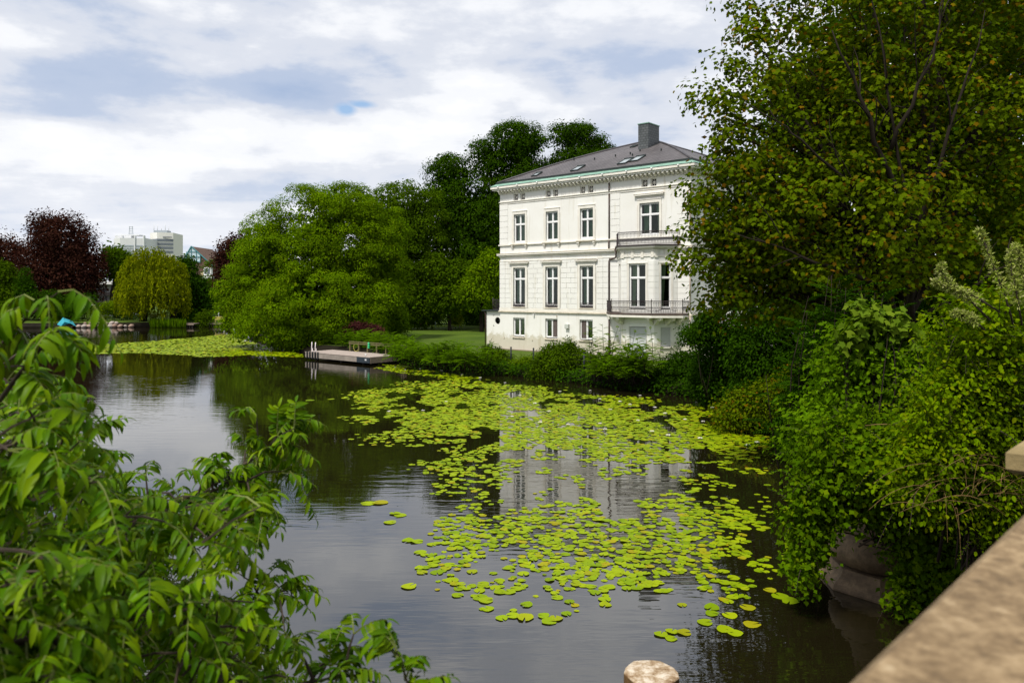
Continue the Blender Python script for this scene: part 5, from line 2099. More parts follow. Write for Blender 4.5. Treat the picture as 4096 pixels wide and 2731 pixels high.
def shrub(name, label, lobes, D, ncl, per, cr, leaf, mat, seed, base_z=LAND_Z, tmpl=KITE, cat='shrub', group=None, parts=0, up=.5, droop=.3, flat=.35, shell=.4, stems=6, part_name='leaf', jit=.6, low=-1., bark=None, shoots=0, shl=(.4, .9)):
    """low woody plant: several stems from the ground and leaf sprays"""
    g = np.random.default_rng(seed)
    lb = []
    for L in lobes:
        u, v, ru, rv = L[:4]
        dd = D + (L[4] if len(L) > 4 else 0)
        k = dd / FOC
        lb.append((P(u, v, dd), arr([ru * k, max(.25, ru * k * .8), rv * k])))
    cx = np.mean([c[0] for c, r in lb])
    cy = np.mean([c[1] for c, r in lb])
    base = arr([cx, cy, base_z])
    root = empty(name, tuple(base), 0, label, cat, group)
    C, O = sample_lobes(lb, ncl, g, shell, low)
    mb = MB()
    for i in g.permutation(len(C))[:stems * 3]:
        b0 = base + arr([g.normal() * .15 * stems * .3, g.normal() * .2, -.1])
        p = limb_path(b0, C[i], g, .12, 5)
        L = np.linalg.norm(C[i] - b0)
        w = .008 + .0045 * L
        mb.tube([Vector(x - base) for x in p], [w, w * .8, w * .6, w * .4, w * .2], 5)
    mb.build('stem', bark or M_bark_dark, root)
    pos, nr, ax, sz = sprays(C, O, per, cr, g, leaf, up, flat, droop, jit)
    sp, sn, sa, ss_ = [], [], [], []
    tm = MB()
    for i in g.permutation(len(C))[:shoots]:
        d = norm(O[i] * arr([1, 1, .6]) + arr([0, -.15, .75]) + g.normal(size=3) * .4)
        L = shl[0] + (shl[1] - shl[0]) * g.random()
        dr = .25 + .9 * g.random() ** 2
        path = [C[i] + d * L * t - arr([0, 0, dr * L * t * t]) for t in np.linspace(-.4, 1, 7)]
        tm.tube([Vector(p - base) for p in path], [.010, .009, .008, .006, .005, .003, .002], 4)
        m_ = int(L / (leaf[1] * .26))
        for q in range(m_):
            t = q / m_
            p = C[i] + d * L * t - arr([0, 0, dr * L * t * t])
            sd = norm(np.cross(d, arr([0, 0, 1])) + 1e-6) * (1 if q % 2 else -1)
            sp.append(p)
            sn.append(arr([0, 0, 1]) + g.normal(size=3) * .35 - d * .2)
            sa.append(sd * .9 + d * .5 + g.normal(size=3) * .2 - arr([0, 0, .2]))
            ss_.append((leaf[0] + (leaf[1] - leaf[0]) * g.random()) * (1.15 - .6 * t))
    if shoots:
        tm.build('shoot', M_bark, root)
        pos, nr, ax, sz = np.vstack([pos, arr(sp)]), np.vstack([nr, norm(arr(sn))]), np.vstack([ax, arr(sa)]), np.concatenate([sz, arr(ss_)])
    ok = pos[:, 2] > .04
    foliage('foliage', root, base, pos[ok], nr[ok], ax[ok], sz[ok], tmpl, mat, parts, part_name)
    return root


def frond_shrub(name, label, spots_px, D, mat, seed, nst=16, nfr=14, H=(1.2, 2.4), fl=(.5, .9), base_z=LAND_Z - .3, spread=.5, cat='shrub', group=None, parts=0, lean=(0, -.15)):
    """sumac-like plant: upright stems, each with a whorl of arching feather leaves; spots_px: (u, v) feet"""
    g = np.random.default_rng(seed)
    feet = [G(u, v, base_z) if D is None else arr([(u - 512) * D / FOC, D, base_z]) for u, v in spots_px]
    base = np.mean(feet, 0)
    base[2] = base_z
    root = empty(name, tuple(base), 0, label, cat, group)
    mb = MB()
    pos, nr, ax, sz = [], [], [], []
    for f in feet:
        for s in range(nst):
            h = H[0] + (H[1] - H[0]) * g.random()
            b0 = f + arr([g.normal() * spread, g.normal() * spread * .7, 0])
            tip = b0 + arr([g.normal() * .25 + lean[0] * h, g.normal() * .25 + lean[1] * h, h])
            mb.tube([Vector(x - base) for x in limb_path(b0, tip, g, 0, 4)], [.025, .02, .015, .006], 5)
            for q in range(nfr):
                t = .35 + .65 * (q + g.random() * .5) / nfr
                a = q * 2.4 + g.random()
                o = arr([math.cos(a), math.sin(a), 0])
                el = .15 + .75 * (t - .35) / .65 + .15 * g.normal()
                d = norm(o * math.cos(el) + arr([0, 0, math.sin(el)]))
                pos.append(b0 + (tip - b0) * min(t, 1))
                nr.append(norm(arr([0, 0, 1]) - o * math.sin(el) * .8 + g.normal(size=3) * .12))
                ax.append(d)
                sz.append((fl[0] + (fl[1] - fl[0]) * g.random()) * (1.05 - .35 * t))
    mb.build('stem', M_bark_dark, root)
    foliage('foliage', root, base, arr(pos), arr(nr), arr(ax), arr(sz), FROND, mat, parts, 'frond')
    return root


shrub('garden_shrub', 'dark round bush at the water edge beside the far lawn', [(205, 318, 9, 9)], 123, 60, 40, .8, (.2, .3), M_mid, 31, 0.3)
shrub('hedge_shrub', 'dark clipped hedge under the willow on the far bank', [(134, 310, 16, 9), (120, 308, 10, 8)], 133, 110, 45, .9, (.2, .32), M_under, 32)
shrub('yellow_shrub', 'low shrub with yellow-orange top right of the copper beech foot', [(108, 305, 12, 4), (100, 311, 14, 6)], 128, 80, 40, .8, (.2, .3), M_yellowg, 33)
shrub('hydrangea', 'pale flowering shrub between the willow trunks', [(156, 315, 7, 3), (165, 315, 5, 3)], 128, 40, 30, .5, (.15, .25), M_pale, 34)
shrub('bank_shrub', 'dark shrub behind the turquoise tarpaulin', [(50, 305, 24, 16), (80, 305, 18, 14)], 127, 160, 45, 1.0, (.22, .36), M_under, 35)
shrub('bank_shrub', 'dark bush between willow and the right landing stage', [(188, 318, 10, 7)], 127, 50, 40, .8, (.2, .3), M_under, 36)

# reeds at the far edge
g = np.random.default_rng(40)
k = 700
rp = arr([G(u, v) for u, v in zip(150 + 36 * g.random(k), 326.2 + 1.2 * g.random(k))])
reed = link_mesh('reeds', np_mesh('reeds', *leaves_np(rp, norm(g.normal(size=(k, 3)) * arr([1, 1, .1])), arr([0, 0, 1]) + g.normal(size=(k, 3)) * .15, .9 + .7 * g.random(k), (KITE[0] * arr([.22, 1, 1]), KITE[1]))), M_bright)
tag(reed, 'strip of green reeds in front of the willow', 'reeds', None, 'stuff')

# woodland far behind everything, reads as one mass
def wood_belt():
    g = np.random.default_rng(44)
    lobes = []
    for i in range(70):
        x = -330 + 7.5 * i + g.normal() * 2
        h = 11 + 5 * g.random()
        y = 205 + 25 * g.random()
        if -178 < x / y * 430 < -150:
            h *= .6
        lobes.append((arr([x, y, h * .55]), arr([7, 6, h * .6])))
    C, O = sample_lobes(lobes, 2200, g, .7, -.3)
    pos, nr, ax, sz = sprays(C, O, 30, 2.2, g, (.5, .9))
    o = foliage('distant_woods', None, (0, 0, 0), pos, nr, ax, sz, KITE, M_oak)
    tag(o, 'belt of distant trees closing the view beyond the far bank', 'woods', None, 'stuff')


wood_belt()

# ------------------------------------------------------------------ trees round the villa
tree('linden_tree', 'big round linden hanging over the water left of the dock', 'tree',
     [(322, 240, 62, 55), (290, 272, 58, 50), (352, 262, 48, 58), (255, 292, 34, 28), (322, 305, 74, 38, -3), (378, 285, 26, 45), (245, 318, 20, 16, -1), (285, 325, 45, 22, -4), (262, 245, 22, 28, 1), (345, 208, 34, 22), (235, 300, 16, 12), (345, 325, 40, 18, -4), (390, 235, 14, 30, 2)],
     77, 640, 230, 1.02, (.14, .24), M_linden, 330, LAND_Z, .55, M_bark_dark, 50, twigs=5, shell=.84, jit=.25, dome=True, up=.7, core=1.0, core_k=2.2)
tree('tall_tree', 'bright green tree behind the linden, before the dark oaks', 'tree',
     [(398, 214, 36, 32), (412, 245, 34, 42), (395, 270, 36, 50), (425, 212, 22, 22), (420, 290, 28, 36)], 98, 300, 170, 1.35, (.20, .32), M_mid, 405, LAND_Z, .5, M_bark_dark, 51, twigs=3, dome=True, shell=.75, jit=.25, core=1.2)
tree('oak_tree', 'tall dark oak left of the villa roof', 'tree',
     [(449, 171, 17, 18), (443, 195, 17, 20), (468, 205, 26, 34), (487, 156, 16, 16), (510, 142, 24, 18), (530, 140, 12, 12), (516, 175, 24, 24), (480, 245, 44, 46), (455, 262, 32, 40), (515, 235, 32, 50), (495, 290, 36, 30)], 103, 560, 170, 1.3, (.21, .33), M_oak, 490, LAND_Z, .8, M_bark_dark, 52, twigs=5, dome=True, shell=.75, jit=.25, core=1.2)
tree('oak_tree', 'oak crown rising behind the villa roof left of the chimney', 'tree',
     [(580, 136, 16, 12), (601, 148, 10, 10), (563, 134, 11, 8), (548, 180, 26, 20), (590, 178, 36, 26), (612, 158, 6, 7), (575, 160, 18, 12)], 106, 230, 170, 1.25, (.21, .33), M_oak, 575, LAND_Z, .8, M_bark_dark, 53, twigs=5, dome=True, shell=.7, jit=.25, core=1.0)
tree('young_tree', 'lighter green small tree in front of the dark wood beside the villa', 'tree',
     [(446, 278, 18, 16), (436, 262, 12, 10), (462, 270, 14, 12), (450, 295, 20, 16)], 95, 240, 50, 1.0, (.2, .34), M_mid, 450, LAND_Z, .25, M_bark_dark, 54)
tree('young_tree', 'lighter green tree close to the terrace railing of the villa', 'tree',
     [(482, 275, 15, 14), (475, 290, 18, 12), (490, 262, 10, 12)], 92, 200, 50, 1.0, (.2, .34), M_linden, 482, LAND_Z, .25, M_bark_dark, 55)
shrub('understory_shrub', 'black-green wood edge behind the lawn, left end', [(405, 310, 24, 18), (425, 300, 24, 26)], 112, 200, 45, 1.1, (.22, .36), M_under, 56)
shrub('understory_shrub', 'black-green wood edge behind the pale pole', [(445, 308, 26, 18), (470, 300, 22, 26)], 114, 220, 45, 1.1, (.22, .36), M_under, 57)
shrub('understory_shrub', 'black-green wood edge next to the villa annex', [(495, 305, 24, 24), (480, 312, 22, 14)], 112, 220, 45, 1.1, (.22, .36), M_under, 58)
shrub('pink_shrub', 'low shrub with pinkish flowers at the wood edge', [(418, 322, 8, 4.5)], 106, 40, 40, .5, (.14, .22), M_under, 59)
shrub('pink_flowers', 'pale pink flower heads on the low shrub at the wood edge', [(421, 321, 4, 2.5), (425, 323.5, 2.5, 2)], 104.5, 22, 16, .3, (.12, .2), M_pink, 60)
tree('sapling', 'small yellow-green staked sapling on the villa lawn', 'tree',
     [(455.5, 312, 4, 5.5), (457, 319, 6, 4), (454, 317, 4.5, 4)], 100, 70, 26, .45, (.12, .22), M_sap, 455.5, LAND_Z, .05, M_bark, 61)

# shrubs right of the linden foot
shrub('round_shrub', 'rounded olive green bush at the right foot of the linden', [(392, 318, 15, 14), (400, 327, 9, 8)], 76, 150, 55, .6, (.12, .2), M_mid, 62)
shrub('purple_shrub', 'purple leaved shrub behind the dock', [(358, 325, 9, 3.5), (368, 328, 9, 4.5), (376, 330, 6, 5), (348, 329, 4, 3)], 70, 110, 40, .4, (.10, .18), M_purple, 63)
shrub('bank_shrub', 'mid green bush hanging over the water left of the dock', [(325, 335, 24, 14), (300, 338, 18, 12), (345, 333, 12, 12)], 71.5, 260, 55, .7, (.13, .22), M_linden, 64)
frond_shrub('sumac', 'bright ferny sumac thicket behind the dock rail', [(345, 347), (358, 349), (372, 351), (385, 353), (398, 356)], None, M_bright, 65, nst=15, nfr=14, H=(.9, 1.8), fl=(.7, 1.1), spread=.7)
frond_shrub('sumac', 'bright ferny sumac right of the dock end', [(404, 361), (414, 362), (425, 363)], None, M_bright, 66, nst=13, nfr=14, H=(.7, 1.5), fl=(.6, 1.0), spread=.6)
frond_shrub('sumac', 'large bright sumac bush before the open lawn', [(438, 365), (450, 366), (462, 367.5), (472, 369)], None, M_bright, 67, nst=14, nfr=14, H=(.7, 1.8), fl=(.6, 1.0), spread=.6)
shrub('bank_shrub', 'small leafy bush on the bank below the annex', [(492, 358, 14, 12), (505, 361, 12, 11), (488, 350, 6, 6)], 53.2, 130, 55, .4, (.09, .16), M_mid, 68, shoots=25)
shrub('bank_shrub', 'low tangle between the two fence posts', [(522, 366, 14, 10), (534, 364, 8, 8)], 51.5, 110, 50, .4, (.09, .16), M_linden, 69, shoots=25)
shrub('hazel_bush', 'dense dark green bush before the middle villa windows', [(560, 362, 22, 18), (575, 362, 18, 16), (553, 352, 10, 10), (566, 347, 9, 8), (540, 367, 10, 12)], 48.6, 300, 60, .5, (.09, .17), M_mid, 70, shoots=45, shl=(.4, 1.0))
M_limeshrub = leaf_mat('leaf_sumac_tip', [(.085, .155, .010), (.11, .18, .012), (.14, .205, .014)], .32, clump=.25)
frond_shrub('sumac', 'sumac with lime green shoots before the villa oriel', [(602, 379), (615, 381), (628, 382.5), (640, 384)], None, M_bright, 71, nst=14, nfr=14, H=(1.0, 2.2), fl=(.6, 1.0), spread=.5)
frond_shrub('young_sumac', 'tall lime green shoots standing before the roller shutters', [(596, 378), (608, 379), (632, 380.5), (646, 382)], None, M_limeshrub, 72, nst=3, nfr=12, H=(2.4, 3.4), fl=(.45, .75), spread=.25)
shrub('laurel_bush', 'dark laurel bush at the right corner of the villa', [(676, 372, 22, 20), (690, 362, 12, 12), (662, 380, 16, 12), (700, 378, 18, 16)], 42.5, 320, 60, .45, (.09, .16), M_under, 73, shoots=50, shl=(.4, .9))

# undergrowth along the villa bank, spilling over the water edge
g = np.random.default_rng(79)
ss = [i for i, p in enumerate(shore) if -14 < p[0] < 11.5 and p[1] > 36]
ep, en, ea, es = [], [], [], []
for i in ss[:-1]:
    a, b = arr(shore[i]), arr(shore[i + 1])
    L = np.linalg.norm(b - a)
    t_ = (b - a) / L
    inl = arr([-t_[1], t_[0]])
    for q in range(int(L * 190)):
        s_ = g.random()
        w = g.normal() * .35
        hh = .1 + (.55 + .5 * vnoise(np.array([a[0] + s_ * (b[0] - a[0])]), np.array([q * .0]), .9, 8)[0]) * g.random()
        p = a + (b - a) * s_ + inl * (w + .1)
        ep.append((p[0], p[1], max(.05, hh + .2 * w)))
        en.append(arr([-inl[0] * .3, -inl[1] * .3, .8]) + g.normal(size=3) * .4)
        ea.append(arr([-inl[0], -inl[1], -.3]) + g.normal(size=3) * .6)
        es.append(.12 + .14 * g.random())
ug = foliage('undergrowth', None, (0, 0, 0), arr(ep), norm(arr(en)), arr(ea), arr(es), KITE, M_under)
tag(ug, 'low dark undergrowth spilling over the villa bank into the water', 'undergrowth', None, 'stuff')

# the drooping mass right of the villa
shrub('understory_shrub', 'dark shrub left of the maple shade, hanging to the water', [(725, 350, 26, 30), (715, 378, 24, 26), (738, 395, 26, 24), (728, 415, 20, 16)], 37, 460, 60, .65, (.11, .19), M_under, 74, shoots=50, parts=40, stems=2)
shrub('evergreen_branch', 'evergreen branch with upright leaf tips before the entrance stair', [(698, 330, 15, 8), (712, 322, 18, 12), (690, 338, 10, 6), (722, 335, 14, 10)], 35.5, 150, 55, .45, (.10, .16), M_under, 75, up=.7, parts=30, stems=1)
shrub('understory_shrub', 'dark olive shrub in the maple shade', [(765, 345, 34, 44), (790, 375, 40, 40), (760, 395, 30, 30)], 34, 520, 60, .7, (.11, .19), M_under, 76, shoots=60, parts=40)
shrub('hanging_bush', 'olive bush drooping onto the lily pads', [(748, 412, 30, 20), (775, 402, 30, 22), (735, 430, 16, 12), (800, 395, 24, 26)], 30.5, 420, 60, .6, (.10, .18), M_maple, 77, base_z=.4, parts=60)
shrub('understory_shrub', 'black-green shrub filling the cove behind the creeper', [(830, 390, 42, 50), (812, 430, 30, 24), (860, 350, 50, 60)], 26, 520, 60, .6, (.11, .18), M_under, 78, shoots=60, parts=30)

# the big maple
tree('maple_tree', 'huge maple with orange-tinged leaves filling the upper right', 'tree',
     [(860, 40, 110, 95), (945, 10, 120, 110, 1), (905, 130, 130, 90), (800, 130, 88, 72, -1), (775, 210, 80, 62, -1), (985, 140, 95, 110, 1), (850, 230, 120, 70, -2), (780, 285, 70, 42, 0), (760, 60, 36, 40), (960, 240, 90, 80, 1),
      (730, 235, 24, 26), (735, 195, 28, 34), (742, 272, 32, 30), (752, 150, 30, 30), (718, 172, 14, 24), (714, 214, 17, 20), (706, 262, 20, 15), (722, 248, 20, 28), (725, 300, 26, 18), (870, -110, 160, 100, 2), (726, 120, 16, 26), (732, 280, 30, 26), (1060, 60, 90, 150, 2)],
     23, 1480, 52, .62, (.095, .15), M_maple, 915, 1.0, .26, M_bark_dark, 80, tmpl=MAPLE, twigs=12, shell=.55, up=.75, dome=True, jit=.30, core=1.0, core_k=1.3,
     limbs=[[(915, 335, 22), (908, 220, 20.6), (888, 90, 20), (868, -30, 20)], [(908, 250, 21), (862, 195, 20.2), (800, 140, 19.6), (770, 110, 19.6)], [(914, 240, 21), (952, 130, 20), (985, 10, 20)], [(903, 205, 20.6), (868, 120, 19.8), (832, 30, 19.6)], [(895, 290, 21), (815, 262, 20), (752, 236, 19.8)], [(916, 320, 21.6), (975, 285, 20.4), (1015, 262, 20)], [(890, 150, 20.2), (930, 60, 19.6), (945, -10, 19.6)]], parts=300, depth=.75,
     extra=[(735, 4, 23), (742, 8, 23), (752, 22, 23), (724, 64, 23), (731, 66, 22.5), (738, 70, 22.5), (698, 95, 22.5), (706, 97, 22.5), (714, 102, 22.5), (700, 108, 22.5), (690, 190, 22), (697, 196, 22), (706, 200, 22), (688, 232, 22), (695, 236, 22), (684, 262, 22), (690, 268, 22), (698, 272, 22), (705, 262, 22)])
tree('slim_maple', 'slimmer dark maple stem left of the main maple trunk', 'tree',
     [(868, 150, 50, 45), (850, 90, 40, 40)], 24.5, 130, 54, .62, (.10, .16), M_maple, 868, 1.0, .15, M_bark_dark, 81, tmpl=MAPLE, twigs=6, dome=True, up=.75)

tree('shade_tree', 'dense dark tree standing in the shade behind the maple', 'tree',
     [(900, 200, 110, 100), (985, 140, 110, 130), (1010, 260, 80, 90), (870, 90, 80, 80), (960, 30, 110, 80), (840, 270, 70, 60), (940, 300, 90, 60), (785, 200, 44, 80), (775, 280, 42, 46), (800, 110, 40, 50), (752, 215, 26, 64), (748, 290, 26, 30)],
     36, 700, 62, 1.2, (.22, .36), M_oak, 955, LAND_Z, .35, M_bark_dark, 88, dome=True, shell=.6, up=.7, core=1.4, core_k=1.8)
shrub('understory_shrub', 'dark bushes on the rise right of the maple trunk', [(965, 320, 70, 40), (1010, 300, 50, 50), (920, 335, 40, 30)], 27, 300, 60, .7, (.13, .22), M_under, 89)

# right bank shrubs, from back to front
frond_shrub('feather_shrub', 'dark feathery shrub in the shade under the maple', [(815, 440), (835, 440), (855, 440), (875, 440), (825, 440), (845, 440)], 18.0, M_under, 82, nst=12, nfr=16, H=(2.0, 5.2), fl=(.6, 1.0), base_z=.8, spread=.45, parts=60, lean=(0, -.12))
shrub('elder_bush', 'fresh green bush at the middle of the right bank', [(885, 375, 66, 48), (850, 430, 60, 46), (925, 400, 60, 60), (865, 345, 36, 30)], 14.6, 480, 42, .42, (.07, .13), M_bright, 83, shoots=110, base_z=1.2, tmpl=HEX, parts=120, bark=M_bark)
shrub('maple_shoot', 'young shoots with large light green maple leaves on the right bank', [(860, 312, 14, 16), (888, 322, 12, 12), (905, 330, 12, 10), (850, 335, 16, 10)], 14.0, 34, 12, .22, (.13, .2), M_limeshrub, 84, base_z=2, tmpl=MAPLE, parts=90, up=.85)
shrub('yellow_bush', 'yellow-green bush at the right frame edge', [(985, 330, 48, 44), (1005, 400, 46, 70), (955, 415, 46, 60), (1000, 480, 50, 60), (930, 470, 40, 44)], 11.2, 620, 46, .34, (.045, .10), M_yellowg, 85, shoots=190, shl=(.35, 1.0), base_z=1.6, tmpl=HEX, parts=150)
shrub('creeper', 'mass of three-lobed creeper hanging over the quay to the water', [(870, 450, 66, 38), (830, 485, 34, 34), (806, 522, 16, 34), (912, 490, 56, 40), (950, 555, 50, 44), (918, 588, 22, 20), (980, 520, 50, 60), (928, 535, 36, 46), (803, 560, 9, 14)], 12.9, 760, 44, .32, (.055, .125), M_creeper, 86, shoots=170, shl=(.3, .8), base_z=1.4, tmpl=TRI, parts=300, droop=.6, up=.35)


def plume(label, path, seed, rad=.068):
    g = np.random.default_rng(seed)
    base = arr(path[0])
    root = empty('plume_flower', tuple(base), 0, label, 'flowering plant', 'pale plume flowers')
    mb = MB()
    mb.tube([Vector(arr(p) - base) for p in path], [.015] * (len(path) - 1) + [.004], 5)
    mb.build('stem', M_bark, root)
    pos, nr, ax, sz = [], [], [], []
    P_ = arr(path)
    for i in range(640):
        t = (.2 + .75 * g.random()) * (len(P_) - 1)
        k = min(int(t), len(P_) - 2)
        c = P_[k] + (P_[k + 1] - P_[k]) * (t - k)
        w = rad * (1.15 - .8 * t / (len(P_) - 1))
        d = norm(g.normal(size=3))
        pos.append(c + d * w * g.random() ** .5)
        nr.append(g.normal(size=3))
        ax.append(d + arr([0, 0, .2]))
        sz.append(.035 + .04 * g.random())
    foliage('plume', root, base, arr(pos), norm(arr(nr)), arr(ax), arr(sz), (KITE[0] * arr([.6, 1, 1]), KITE[1]), M_pale)


pl = [((1015, 330), (1004, 292), (992, 262), (982, 236), (978, 228)), ((1022, 325), (1016, 290), (1010, 262), (1012, 246)), ((990, 320), (970, 300), (950, 284), (940, 270), (942, 262)), ((1000, 312), (975, 296), (955, 290), (938, 284), (934, 280)),
      ((1030, 310), (1024, 280), (1019, 255), (1016, 242)), ((985, 330), (972, 318), (962, 314), (952, 312))]
lbs = ['tallest pale fluffy flower plume at the right edge', 'pale fluffy plume just right of the tallest one', 'upper of the two long pale plumes leaning left', 'lower of the two long pale plumes leaning left', 'pale plume cut by the right frame edge', 'short pale plume low on the left of the group']
for i, (pp, lb) in enumerate(zip(pl, lbs)):
    plume(lb, [P(u, v, 10.6) for u, v in pp], 90 + i)

# dry arching twigs in the creeper
M_dry = solid('dry_twig', (.20, .125, .05), .8, .2, .25)
g = np.random.default_rng(97)
root = empty('dry_twigs', tuple(P(975, 500, 11)), 0, 'tangle of dry brown arching twigs in the green bank', 'twigs')
o_ = P(975, 500, 11)
for i in range(46):
    u, v = 930 + 90 * g.random(), 455 + 60 * g.random()
    a = P(u, v, 10.5 + .3 * g.random())
    L = .5 + .7 * g.random()
    dx = g.normal() * .8
    pts = [a + arr([dx * L * t, -.1 * t, L * ((.3 + .5 * (i % 7) / 6) * t - (.4 + .6 * (i % 5) / 4) * t * t)]) for t in np.linspace(0, 1.1, 7)]
    MB().tube([Vector(p - o_) for p in pts], [.0045, .0045, .004, .0035, .003, .0025, .002], 4).build('twig', M_dry, root)
for (u, v, u2, v2, sag) in ((865, 425, 930, 440, .12), (945, 356, 975, 390, .0), (958, 352, 972, 386, .0)):
    a, b = P(u, v, 11.6), P(u2, v2, 11.4)
    MB().tube([Vector(p - o_) for p in limb_path(b, a, g, sag, 7)], [.014, .013, .012, .010, .008, .006, .004], 5).build('twig', M_dry, root)

# ------------------------------------------------------------------ the near walnut-like tree on the left
def leaflet_template():
    st = [(0, .03), (.22, .135), (.52, .160), (.82, .110), (1.0, .004)]
    V, F = [], []
    for i, (t, w) in enumerate(st):
        z = -.62 * t * t + .12 * t
        V += [(-w, t, z + w * .42), (0, t, z), (w, t, z + w * .42)]
    for i in range(len(st) - 1):
        for k in range(2):
            a = i * 3 + k
            F.append((a, a + 1, a + 4, a + 3))
    return arr(V), np.array(F)


LEAFLET = leaflet_template()
gN = np.random.default_rng(123)
L_pos, L_nrm, L_ax, L_sz = [], [], [], []
rach = MB()
NB = arr([-4.6, 3.6, .2])


def pinnate(base, d, L, pairs, ll, droop=.5, hang=.45):
    g = gN
    d = norm(arr(d))
    pts = []
    for i in range(5):
        t = i / 4
        pts.append(base + d * L * t - arr([0, 0, droop * L * t * t]))
    rach.tube([Vector(p - NB) for p in pts], [.0034, .003, .0025, .0019, .0012], 3, True, False)
    for k in range(pairs + 1):
        t = .26 + .72 * k / pairs
        i = min(int(t * 4), 3)
        p = pts[i] + (pts[i + 1] - pts[i]) * (t * 4 - i)
        tg = norm(pts[i + 1] - pts[i])
        side = np.cross(tg, arr([0, 0, 1]))
        if np.linalg.norm(side) < .2:
            side = arr([1, 0, 0])
        side = norm(side)
        up = norm(np.cross(side, tg))
        s = ll * (1 - .40 * abs(t - .55) / .45) * (.75 + .45 * g.random())
        sides = (-1, 1) if k < pairs else (0,)
        for sg in sides:
            if g.random() < .04:
                continue
            if sg == 0:
                ax = tg - arr([0, 0, .15])
                n_ = up
            else:
                h = hang + .2 * g.normal()
                ax = side * sg * .85 + tg * (.35 + .15 * g.normal()) - arr([0, 0, h])
                n_ = up * .8 + side * sg * h * .9 + g.normal(size=3) * .16
            L_pos.append(p)
            L_ax.append(ax)
            L_nrm.append(n_)
            L_sz.append(s)


walnut = empty('walnut_tree', tuple(NB), 0, 'near tree with glossy drooping feather leaves filling the lower left', 'tree')


def near_branch(px, r0, nleaf, ll, Lr=(.24, .34), twig=.5, updir=.35, seed=0, pairs=(6, 9), lo=.15, toward=(0, 0, 0)):
    g = gN
    pts = [P(*q) for q in px]
    # smooth resample
    fine_ = []
    for i in range(len(pts) - 1):
        p0, p1, p2, p3 = pts[max(i - 1, 0)], pts[i], pts[i + 1], pts[min(i + 2, len(pts) - 1)]
        for k in range(6):
            t = k / 6
            fine_.append(.5 * ((2 * p1) + (-p0 + p2) * t + (2 * p0 - 5 * p1 + 4 * p2 - p3) * t * t + (-p0 + 3 * p1 - 3 * p2 + p3) * t ** 3))
    fine_.append(pts[-1])
    n = len(fine_)
    mb = MB()
    mb.tube([Vector(p - NB) for p in fine_], [r0 * (1 - .8 * i / (n - 1)) for i in range(n)], 6)
    for j in range(max(0, nleaf)):
        t = lo + (1 - lo) * (j + g.random()) / nleaf
        x = t * (n - 1)
        i = min(int(x), n - 2)
        p = fine_[i] + (fine_[i + 1] - fine_[i]) * (x - i)
        tg = norm(fine_[i + 1] - fine_[i])
        rv = g.normal(size=3)
        rv[1] *= .8
        d = norm(tg * .55 + norm(rv) * .75 + arr([0, 0, updir]) + arr(toward))
        if g.random() < twig:
            tl = .06 + .16 * g.random()
            q = p + d * tl - arr([0, 0, .05 * tl])
            mb.tube([Vector(p - NB), Vector((p + q) / 2 + arr([0, 0, .02]) - NB), Vector(q - NB)], [.006, .005, .003], 4)
            for m_ in range(2):
                d2 = norm(d * .7 + norm(g.normal(size=3)) * .7 + arr([0, 0, updir * .6]))
                pinnate(q, d2, Lr[0] + (Lr[1] - Lr[0]) * g.random(), g.integers(*pairs), ll * (.85 + .3 * g.random()), .35 + .35 * g.random(), .10 + .25 * g.random())
        else:
            pinnate(p, d, Lr[0] + (Lr[1] - Lr[0]) * g.random(), g.integers(*pairs), ll * (.85 + .3 * g.random()), .35 + .35 * g.random(), .10 + .25 * g.random())
    return mb.build('branch', M_bark, walnut)


# trunk outside the frame, carrying the limbs
MB().tube([Vector((0, 0, -.5)), Vector((.1, 0, 1.2)), Vector((.3, -.1, 2.6)), Vector((.7, -.2, 3.8)), Vector((1.1, -.3, 5.0))], [.26, .22, .18, .13, .06], 10).build('trunk', M_bark, walnut)
near_branch([(-420, 500, 3.0), (-80, 460, 2.5), (-15, 415, 2.3), (22, 370, 2.2), (50, 338, 2.15), (66, 325, 2.15)], .012, 6, .075, (.12, .17), .0, -.1, lo=.5)
near_branch([(-300, 640, 3.7), (-60, 600, 3.6), (40, 560, 3.6), (130, 522, 3.65), (205, 488, 3.7), (258, 455, 3.8), (282, 440, 3.8)], .022, 56, .074, (.15, .22), .4, .2, lo=.22)
near_branch([(110, 530, 3.65), (180, 505, 3.6), (225, 485, 3.6), (248, 480, 3.6)], .012, 24, .072, (.15, .21), .4, .25, lo=.2)
near_branch([(-200, 700, 3.3), (20, 660, 3.2), (100, 628, 3.3), (180, 610, 3.4), (245, 600, 3.5), (285, 590, 3.5)], .018, 36, .068, (.15, .22), .4, .2, lo=.25)
near_branch([(-120, 760, 2.4), (60, 700, 2.4), (160, 690, 2.45), (250, 690, 2.5), (318, 680, 2.5), (345, 672, 2.5)], .014, 32, .058, (.13, .18), .4, .3, lo=.2)
near_branch([(470, 800, 2.0), (440, 735, 2.0), (415, 700, 2.0), (402, 665, 2.0), (396, 648, 2.0)], .006, 7, .055, (.10, .16), .0, .4, lo=.3)
